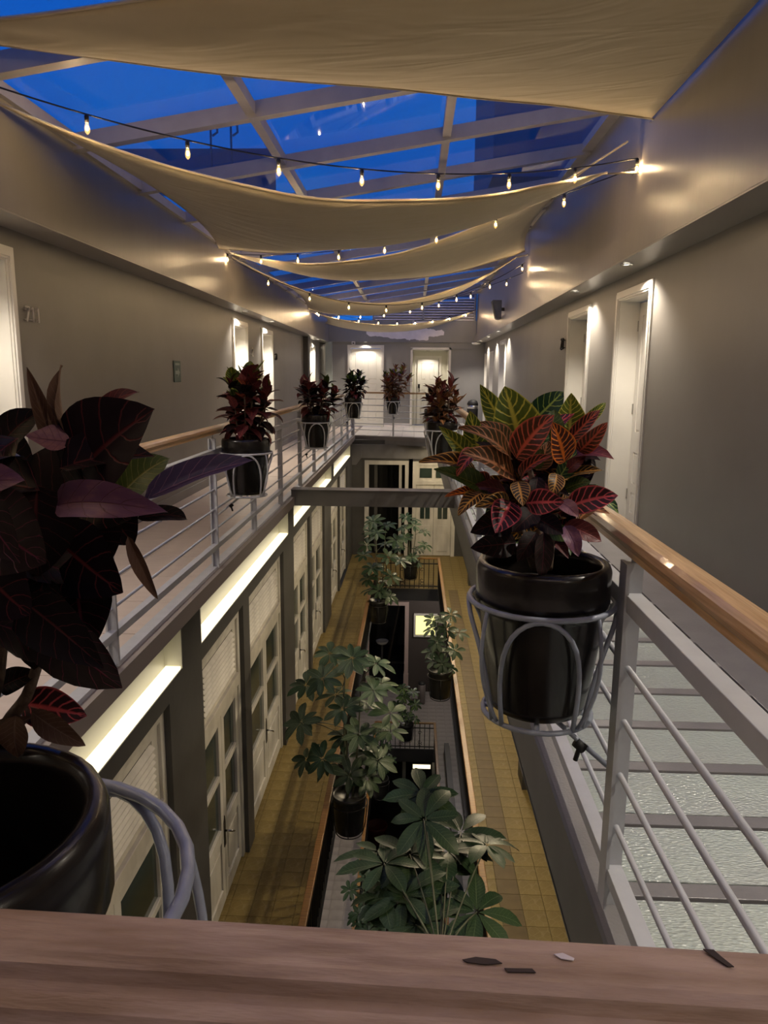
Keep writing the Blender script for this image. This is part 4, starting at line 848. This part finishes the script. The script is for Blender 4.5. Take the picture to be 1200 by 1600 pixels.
# lower floors
def lowfloor(label,x0,x1,y0,y1,z,base,m,w=.2,rowmat=None,lim=300,name='floor_lower'):
    f=S(name, box(x0,x1,y0,y1,z-.22,z-.012), base, label, 'floor')
    tiles(f,x0+.003,x1-.003,y0,y1,z-.012,w,w,m,gap=.003,h=.012,lim=lim,rowmat=rowmat,jit=.0004); return f
lowfloor('ochre tiled balcony floor below the left walkway',FX-.2,-.74,1.2,15.1,Z1,M['ygrout'],M['ytile'],.19)
lowfloor('ochre tiled balcony floor with a brown border below the right walkway',.62,1.38,1.2,15.1,Z1,M['ygrout'],M['ytile'],.19,rowmat=lambda i,n,j:M['ybrown'] if i==1 else M['ytile'])
lowfloor('ochre tiled floor across the far end of the lower level',FX,1.38,15.1,18.3,Z1,M['ygrout'],M['ytile'],.2,lim=220)
S('floor_edge_lower', MB().box(-.75,-.735,1.2,15.1,-3.25,-2.99).box(.615,.63,1.2,15.1,-3.25,-2.99).box(-.74,.62,15.09,15.11,-3.25,-2.99), M['black'], 'dark slab edge round the lower opening', 'slab edge')
S('wall_right_lower', box(1.38,1.6,-1.6,18.2,-3.4,-.06), M['dark'], 'dark wall under the glass walkway', 'wall')
for y in (3.6,7.6,11.6,15.6): S('trim_14', box(1.26,1.38,y-.16,y+.16,-3.0,-.29), M['dark'], 'dark column under the glass walkway about %.0f metres down the hall'%y, 'column')
# far wall of the lower level
mb=MB(); mb.box(FX-.2,-1.17,18.1,18.3,-3.2,-.1).box(-1.17,-.08,18.1,18.3,-.62,-.1).box(-.08,.02,18.1,18.3,-3.2,-.1).box(.02,1.09,18.1,18.3,-.62,-.1).box(1.09,1.6,18.1,18.3,-3.2,-.1)
mb.box(-.08,.02,18.1,18.3,-3,-.1)
S('wall_far_lower', mb, M['dark'], 'dark far wall of the lower level with two doorways', 'wall')
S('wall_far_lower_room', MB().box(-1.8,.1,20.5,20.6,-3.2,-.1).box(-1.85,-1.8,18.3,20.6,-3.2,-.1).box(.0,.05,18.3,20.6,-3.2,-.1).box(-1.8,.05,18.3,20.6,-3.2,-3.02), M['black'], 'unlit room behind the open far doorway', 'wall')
S('trim_15', MB().box(-1.17,-1.07,18.06,18.25,-3,-.60).box(-.17,-.08,18.06,18.25,-3,-.60).box(-1.07,-.17,18.06,18.25,-.70,-.60).box(-.32,-.25,18.16,18.24,-3,-.70), M['cream'], 'cream frame of the open dark doorway at the lower far wall', 'door frame')
S('trim_19', MB().box(-.95,-.90,18.5,18.54,-3,-.7).box(-.90,-.87,18.5,18.54,-3,-.7), M['dark'], 'thin dark post inside the open far doorway', 'post')
S('wall_far_lower_backing', box(.0,1.2,18.3,18.35,-3.2,-.1), M['black'], 'dark backing behind the cream double door at the lower far wall', 'wall')
d=empty('door_20',(.555,18.1,-3.0),0,'cream double door with small dark panes at the lower far wall','door',kind='structure')
MB().box(-.535,-.44,-.04,.1,0,2.39).box(.44,.535,-.04,.1,0,2.39).box(-.44,.44,-.04,.1,2.30,2.39).box(-.44,.44,-.03,.1,1.82,1.9).build('frame',M['cream'],d)
tp=MB().box(-.44,.44,.02,.06,1.90,2.30).build('transom_panel',M['cream'],d)
for x in (-.36,.04): box(x,x+.3,.005,.02,1.98,2.22).build('pane',M['doorglass'],tp)
for s in (-1,1):
    x0,x1=(-.435,-.004) if s<0 else (.004,.435)
    lf=box(x0,x1,.01,.06,.01,1.82).build('door_leaf',M['cream'],d)
    box(x0+.10,x0+.205,.0,.01,.95,1.68).build('pane',M['doorglass'],lf); box(x0+.225,x1-.09,.0,.01,.95,1.68).build('pane',M['doorglass'],lf)
    box(x0+.08,x1-.08,-.004,.01,.12,.78).build('lower_panel',M['cream'],lf,bevel=.004)
# ---------- wrought iron balustrades
def iron_rail(label,a,b,h,step=.105,woodtop=True,scroll=False):
    a=Vector(a);b=Vector(b);L=(b-a).length; t=empty('iron_balustrade',a,math.atan2(b.y-a.y,b.x-a.x),label,'balustrade')
    bm_=MB().tube([(0,0,.03),(0,0,h-.03)],.0085,5,cap=False).mesh('baluster',M['iron'])
    n=int(L/step)
    for k in range(n+1): inst('baluster',bm_,t,(L*k/n,0,0))
    box(0,L,-.012,.012,.07,.09).build('lower_bar',M['iron'],t); box(0,L,-.012,.012,h-.14,h-.12).build('upper_bar',M['iron'],t)
    if woodtop: box(0,L,-.028,.028,h-.03,h).build('handrail',M['orange_wood'],t,bevel=.006)
    if scroll:
        for q in range(int(L/.42)+1):
            x=.12+q*.42
            if x>L-.05: break
            for sgn,z0 in ((1,h*.62),(-1,h*.30),(1,h*.18)):
                MB().tube([(x+.05*math.cos(th)*(1-th/9),0,z0+.05*sgn*math.sin(th)*(1-th/9)) for th in [i*.55 for i in range(12)]],.006,5).build('scroll',M['iron'],t)
    return t
iron_rail('black iron balustrade with orange wood handrail, left side of the ochre level',(-.713,1.2,Z1),(-.713,15.1,Z1),.70)
iron_rail('black iron balustrade with orange wood handrail, right side of the ochre level',(.59,1.2,Z1),(.59,15.1,Z1),.70)
iron_rail('black scrolled iron balustrade across the far end of the ochre level',(-.713,15.08,Z1),(.59,15.08,Z1),.70,.10,scroll=True)
iron_rail('orange topped iron balustrade on the left of the grey tiled level',(-.70,3.0,Z0),(-.70,15.05,Z0),.65,.12)
iron_rail('orange topped iron balustrade on the right of the grey tiled level',(.585,3.0,Z0),(.585,15.05,Z0),.65,.12)
iron_rail('black iron balustrade across the far end of the grey tiled level',(-.70,15.03,Z0),(.585,15.03,Z0),.65,.10,scroll=True)
# ---------- grey tiled level
lowfloor('grey tiled floor strip seen under the left balustrade',-1.6,-.72,3.0,15.05,Z0,M['greygrout'],M['greytile'],.22)
lowfloor('grey tiled floor strip seen under the right balustrade',.60,1.5,3.0,15.05,Z0,M['greygrout'],M['greytile'],.225)
lowfloor('grey tiled floor at the far end two levels down',-1.6,1.5,15.05,18.1,Z0,M['greygrout'],M['greytile'],.2,lim=260)
S('floor_edge_lowest', MB().box(-.73,-.715,3,15.05,-6.9,-6.64).box(.60,.615,3,15.05,-6.9,-6.64).box(-.72,.60,15.04,15.06,-6.95,-6.64), M['darkroom'], 'dark slab edge round the lowest opening', 'slab edge')
S('trim_16', MB().box(.80,.90,3,15.0,-6.64,-6.45).box(.86,.92,3,15.0,-6.64,-6.52), M['dark'], 'low grey ledge along the floor two levels down on the right', 'ledge')
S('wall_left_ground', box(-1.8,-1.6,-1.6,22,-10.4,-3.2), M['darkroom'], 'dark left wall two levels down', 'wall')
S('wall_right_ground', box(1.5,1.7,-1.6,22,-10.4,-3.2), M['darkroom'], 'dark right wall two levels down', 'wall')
mb=MB(); mb.box(-1.8,-1.07,18.1,18.3,-6.9,-3.2).box(-1.07,-.07,18.1,18.3,-4.27,-3.2)
mb.box(-.07,.13,18.1,18.3,-6.9,-3.2).box(.13,.69,18.1,18.3,-4.53,-3.2).box(.13,.69,18.1,18.3,-6.9,-5.13).box(.69,1.7,18.1,18.3,-6.9,-3.2)
S('wall_far_ground', mb, M['darkbrown'], 'dark brown far wall two levels down beside the open doorway', 'wall')
S('trim_17', MB().box(-1.12,-1.04,18.05,18.2,-6.65,-4.22).box(-.12,-.02,18.05,18.2,-6.65,-4.22).box(-1.04,-.12,18.05,18.2,-4.31,-4.22).box(-.135,-.01,18.04,18.2,-6.65,-6.15), M['pinkframe'], 'pinkish white frame of the doorway two levels down', 'door frame')
w=empty('window_3',(.41,18.1,-4.83),0,'square backlit yellow window two levels down','window',kind='structure')
MB().box(-.30,-.25,-.05,.06,-.31,.31).box(.25,.30,-.05,.06,-.31,.31).box(-.25,.25,-.05,.06,.26,.31).box(-.25,.25,-.05,.06,-.31,-.26).build('frame',M['cream'],w)
box(-.25,.25,.02,.03,-.26,.26).build('pane',M['yellowglass'],w)
S('wall_ground_room', MB().box(-1.8,.1,21.5,21.6,-6.9,-3.2).box(-1.85,-1.8,18.3,21.6,-6.9,-3.2).box(.0,.05,18.3,21.6,-6.9,-3.2).box(-1.8,.05,18.3,21.6,-6.9,-6.66), M['darkroom'], 'dark room behind the doorway two levels down', 'wall')
# ladder
t=empty('ladder',(-.28,19.2,Z0),0,'dark wooden ladder leaning inside the doorway two levels down','ladder')
for dy in (0,.35): MB().tube([(-.35,dy,0),(.10,dy,2.6)],.035,6).build('rail',M['ladder'],t)
for k in range(8):
    u=(k+.7)/8.5; MB().tube([(-.35+.45*u,0,2.6*u),(-.35+.45*u,.35,2.6*u)],.018,6).build('rung',M['ladder'],t)
t=empty('wash_basin',(-.75,19.4,Z0+.78),0,'small white basin on a dark stand inside the doorway two levels down','basin')
MB().lathe([(.06,0),(.13,.03),(.17,.09),(.175,.11),(.15,.11),(.12,.06),(.03,.03)],20).build('bowl',M['white'],t)
MB().tube([(0,0,-.78),(0,0,0)],.035,8).build('stand',M['dark'],t)
t=empty('cylindrical_bin',(.33,17.4,Z0),0,'brushed cylindrical bin against the wall two levels down','bin')
MB().lathe([(.09,0),(.095,.01),(.095,.50),(.085,.51)],20).build('body',M['binmetal'],t); MB().lathe([(.088,.51),(.085,.545),(.03,.56)],20).build('lid',M['black'],t)
# ---------- lowest level
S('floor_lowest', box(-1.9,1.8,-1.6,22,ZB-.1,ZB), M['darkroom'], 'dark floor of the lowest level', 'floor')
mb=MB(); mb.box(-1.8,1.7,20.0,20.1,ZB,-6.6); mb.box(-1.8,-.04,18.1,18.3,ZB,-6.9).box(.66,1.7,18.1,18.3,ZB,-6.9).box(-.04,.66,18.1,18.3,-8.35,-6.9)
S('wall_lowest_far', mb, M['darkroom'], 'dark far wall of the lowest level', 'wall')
S('trim_18', MB().box(-.13,-.04,18.03,18.2,ZB,-8.3).box(.66,.74,18.03,18.2,ZB,-8.3).box(-.04,.66,18.03,18.2,-8.38,-8.3), M['cream'], 'pale frame of the doorway on the lowest level', 'door frame')
t=empty('tube_lamp',(.38,17.95,-8.76),0,'bright bar lamp glimpsed on the lowest level','lamp')
box(-.23,.23,0,.05,0,.09).build('diffuser',M['tube'],t); box(-.25,.25,.05,.08,-.02,.11).build('housing',M['dark'],t)
t=empty('red_flower_pot',(-.74,17.0,ZB),0,'dark red pot glimpsed on the lowest level','pot')
MB().lathe([(.12,0),(.19,.02),(.24,.40),(.26,.42),(.26,.50),(.235,.50),(.22,.42)],24).build('body',M['redpot'],t); MB().lathe([(.22,.40),(.01,.42)],20).build('soil',M['soil'],t)
# unseen ceiling lamps placed to light the lower levels
def ceil_lamp(loc,w,label,col=(1.0,.80,.52)):
    t=empty('ceiling_lamp',loc,0,label,'ceiling lamp')
    MB().lathe([(.06,0),(.11,-.01),(.11,-.03),(.02,-.035)],16).build('shade',M['lampdisc'],t)
    l=bpy.data.lights.new('lamp','POINT'); l.energy=w; l.color=col; l.shadow_soft_size=.08; o=bpy.data.objects.new('lamp',l); COL.objects.link(o); o.parent=t; o.location=(0,0,-.10)
for k,y in enumerate((2.6,6.3,10.0,13.8)): ceil_lamp((1.0,y,-.15),L1W*(.42,.85,1.15,1.25)[k],['nearest round ceiling lamp under the glass walkway','second round ceiling lamp under the glass walkway','third round ceiling lamp under the glass walkway','farthest round ceiling lamp under the glass walkway'][k])
ceil_lamp((1.2,17.2,-.16),16,'round ceiling lamp over the far end of the ochre level')
for k,(x,y,wt) in enumerate(((-1.2,6.2,40),(-1.2,10.5,14),(1.15,16.6,30),(1.1,10,8))): ceil_lamp((x,y,-3.3),wt,'round ceiling lamp %s two levels down'%('near the left','farther on the left','by the far wall','on the right')[k],(1.0,.90,.86))
ceil_lamp((.1,6.5,-9.0),10,'lamp low on the lowest level',(1.0,.93,.80))
# ================================================================= UMBRELLA PLANTS
def leaflet_mesh(k,var):
    key=('L',k,var)
    if key not in LMESH:
        p=[(.35,.25,2),(.8,.2,2),(.1,.3,3)][var]; LMESH[key]=leaf_mesh('leaflet',LM[k],p[0],p[1],p[2],2,6)
    return LMESH[key]
SP=MB().lathe([(.115,0),(.125,.01),(.140,.15),(.152,.33),(.158,.34),(.158,.375),(.148,.378),(.140,.35)],28).mesh('pot',M['darkpot'])
SS=MB().lathe([(.139,.335),(.10,.345),(.005,.35)],18).mesh('soil',M['soil'])
def umbrella_plant(loc,label,rim_h,clusters,k='S',ll=.17,seed=1,trunks=3,k2=None,s=1.0,hang=True):
    """clusters: (dx,dy,dz,n,tilt) crown positions relative to the soil"""
    random.seed(seed)
    t=empty('potted_umbrella_plant',loc,0,label,'potted plant','umbrella plants in dark pots hung inside the lower openings')
    inst('pot',SP,t,scale=(s,s,s)); inst('soil',SS,t,scale=(s,s,s))
    top=max(c[2] for c in clusters)
    tr=[]
    for q in range(trunks):
        a=q*2.1; pts=curve_pts((.03*math.cos(a),.03*math.sin(a),.33*s),(.10*math.cos(a),.10*math.sin(a),.35*s+top*.8),(.02*math.cos(a+1),.02,0)); tr.append(pts)
        MB().tube(pts,[.013-.008*i/8 for i in range(9)],6).build('stem',M['stemgreen'],t)
    for (dx,dy,dz,n,tl) in clusters:
        c=Vector((dx,dy,.35*s+dz)); best=min((p for pts in tr for p in pts if p.z<c.z+.02), key=lambda p:(p-c).length+ .6*abs((c.z-p.z)-.10), default=tr[0][0])
        pt=MB().tube(curve_pts(best,c,(0,0,.03),4),.0042,5).build('petiole',M['stemgreen'],t)
        out=Vector((dx,dy,0)); out=out.normalized() if out.length>.02 else Vector((0,-1,0))
        nrm=(Vector((0,-.45,1))+out*tl+Vector((random.uniform(-.15,.15),random.uniform(-.15,.15),0))).normalized()
        e1=nrm.orthogonal().normalized(); e2=nrm.cross(e1); ph=random.uniform(0,6)
        for i in range(n):
            a=ph+2*math.pi*i/n+random.uniform(-.12,.12); d=e1*math.cos(a)+e2*math.sin(a); L=ll*random.uniform(.75,1.12)
            dr=random.uniform(.02,.26)
            dd=(d-nrm*dr).normalized()
            kk=k2 if (k2 and random.random()<.35) else k
            place_leaf(pt,c+d*.012,c+dd*L,L*.37,kk,0,nrm,name='leaflet',me=leaflet_mesh(kk,random.randrange(3)))
    return t
def rnd_clusters(seed,n,rx,ry,z0,z1,num=7,skew=(0,0)):
    random.seed(seed); o=[]
    for i in range(n):
        u=(i+.5)/n; a=i*2.4; r=random.uniform(.45,1.0)*(math.sin(math.pi*min(1,max(.12,u*.9+.06)))**.6)
        o.append((r*rx*math.cos(a)+skew[0]*u, r*ry*math.sin(a)+skew[1]*u, z0+(z1-z0)*u, num+random.choice((-1,0,1)), random.uniform(.2,.8)*(1.2-u)))
    return o
def low_holder(loc,ang,label):
    t=empty('wire_pot_holder',loc,ang,label,'pot holder')
    circ=lambda R,z,n=24:[(R*math.cos(2*math.pi*k/n),R*math.sin(2*math.pi*k/n),z) for k in range(n)]
    MB().tube(circ(.168,.29),.006,6,closed=True).build('top_ring',M['iron'],t); MB().tube(circ(.125,-.010),.006,6,closed=True).build('bottom_ring',M['iron'],t)
    for k in range(4):
        a=k*math.pi/2; MB().tube([(.168*math.cos(a),.168*math.sin(a),.29),(.15*math.cos(a),.15*math.sin(a),.1),(.125*math.cos(a),.125*math.sin(a),-.01)],.005,5).build('strut',M['iron'],t)
    MB().tube([(-.12,0,-.01),(.12,0,-.01)],.005,5).build('base_cross',M['iron'],t)
UP=[((-.53,6.2,-2.72),'large umbrella plant hung on the left ochre balcony, nearest full pot',rnd_clusters(3,24,.50,.42,.15,1.42,8),'S','Z',.19,math.pi),
((-.53,12.0,-2.66),'tall pale umbrella plant hung farther along the left ochre balcony',rnd_clusters(5,18,.42,.35,.05,1.42,8),'S','Z',.20,math.pi),
((.0,14.88,-2.70),'umbrella plant hung on the far scrolled balustrade',rnd_clusters(8,13,.38,.28,-.05,1.0,8),'S','Z',.18,R90),
((.41,9.0,-2.64),'slim umbrella plant hung on the right ochre balcony beside the lit window',rnd_clusters(12,14,.30,.30,.02,.80,7),'S','Z',.15,0),
((-.03,14.82,-6.30),'dark umbrella plant hung on the far balustrade two levels down',rnd_clusters(15,10,.33,.25,.1,.85,8),'K','S',.17,R90),
((-.50,8.6,-6.35),'small umbrella plant two levels down at the bottom left of the opening',rnd_clusters(18,16,.36,.36,.15,1.1,7),'S',None,.15,math.pi),
((-.50,12.6,-6.30),'dense dark umbrella plant two levels down behind the large one',rnd_clusters(21,16,.30,.30,.2,1.0,7),'S',None,.13,math.pi)]
for (loc,lab,cl,k,k2,ll,ang) in UP:
    umbrella_plant(loc,lab,.37,cl,k,ll,seed=int(abs(loc[1]*10)),k2=k2); low_holder(loc,ang,'black wire holder under the '+' '.join(lab.replace('hung ','').replace(' umbrella plant',' plant').split()[:10]))
umbrella_plant((.22,2.9,-2.70),'broad leaved umbrella plant rising in the middle of the opening, nearest of all',.37,[(-0.125, 0.8, 1.392, 8, 0.1), (-0.13, 1.0, 1.425, 8, 0.2), (-0.2, 0.7, 1.244, 8, 0.4), (-0.335, 0.6, 1.254, 7, 0.5), (-0.148, 0.5, 1.167, 9, 0.2), (-0.23, 0.45, 1.184, 8, 0.4), (0.014, 0.8, 1.201, 8, 0.5), (0.226, 0.8, 1.248, 8, 0.6), (0.142, 0.4, 1.147, 8, 0.4), (-0.024, 0.7, 1.154, 7, 0.3), (-0.33, 0.5, 1.141, 7, 0.6), (0.098, 1.0, 1.188, 7, 0.4), (-0.165, 0.3, 1.144, 8, 0.3), (-0.378, 0.8, 1.187, 6, 0.6)],'S',.24,seed=4,k2=None,trunks=4)
low_holder((.22,2.9,-2.70),0,'black wire holder of the nearest umbrella plant below the front handrail')
iron_rail('iron balustrade at the near end of the ochre level',(-.713,2.6,Z1),(.59,2.6,Z1),.70,.105)
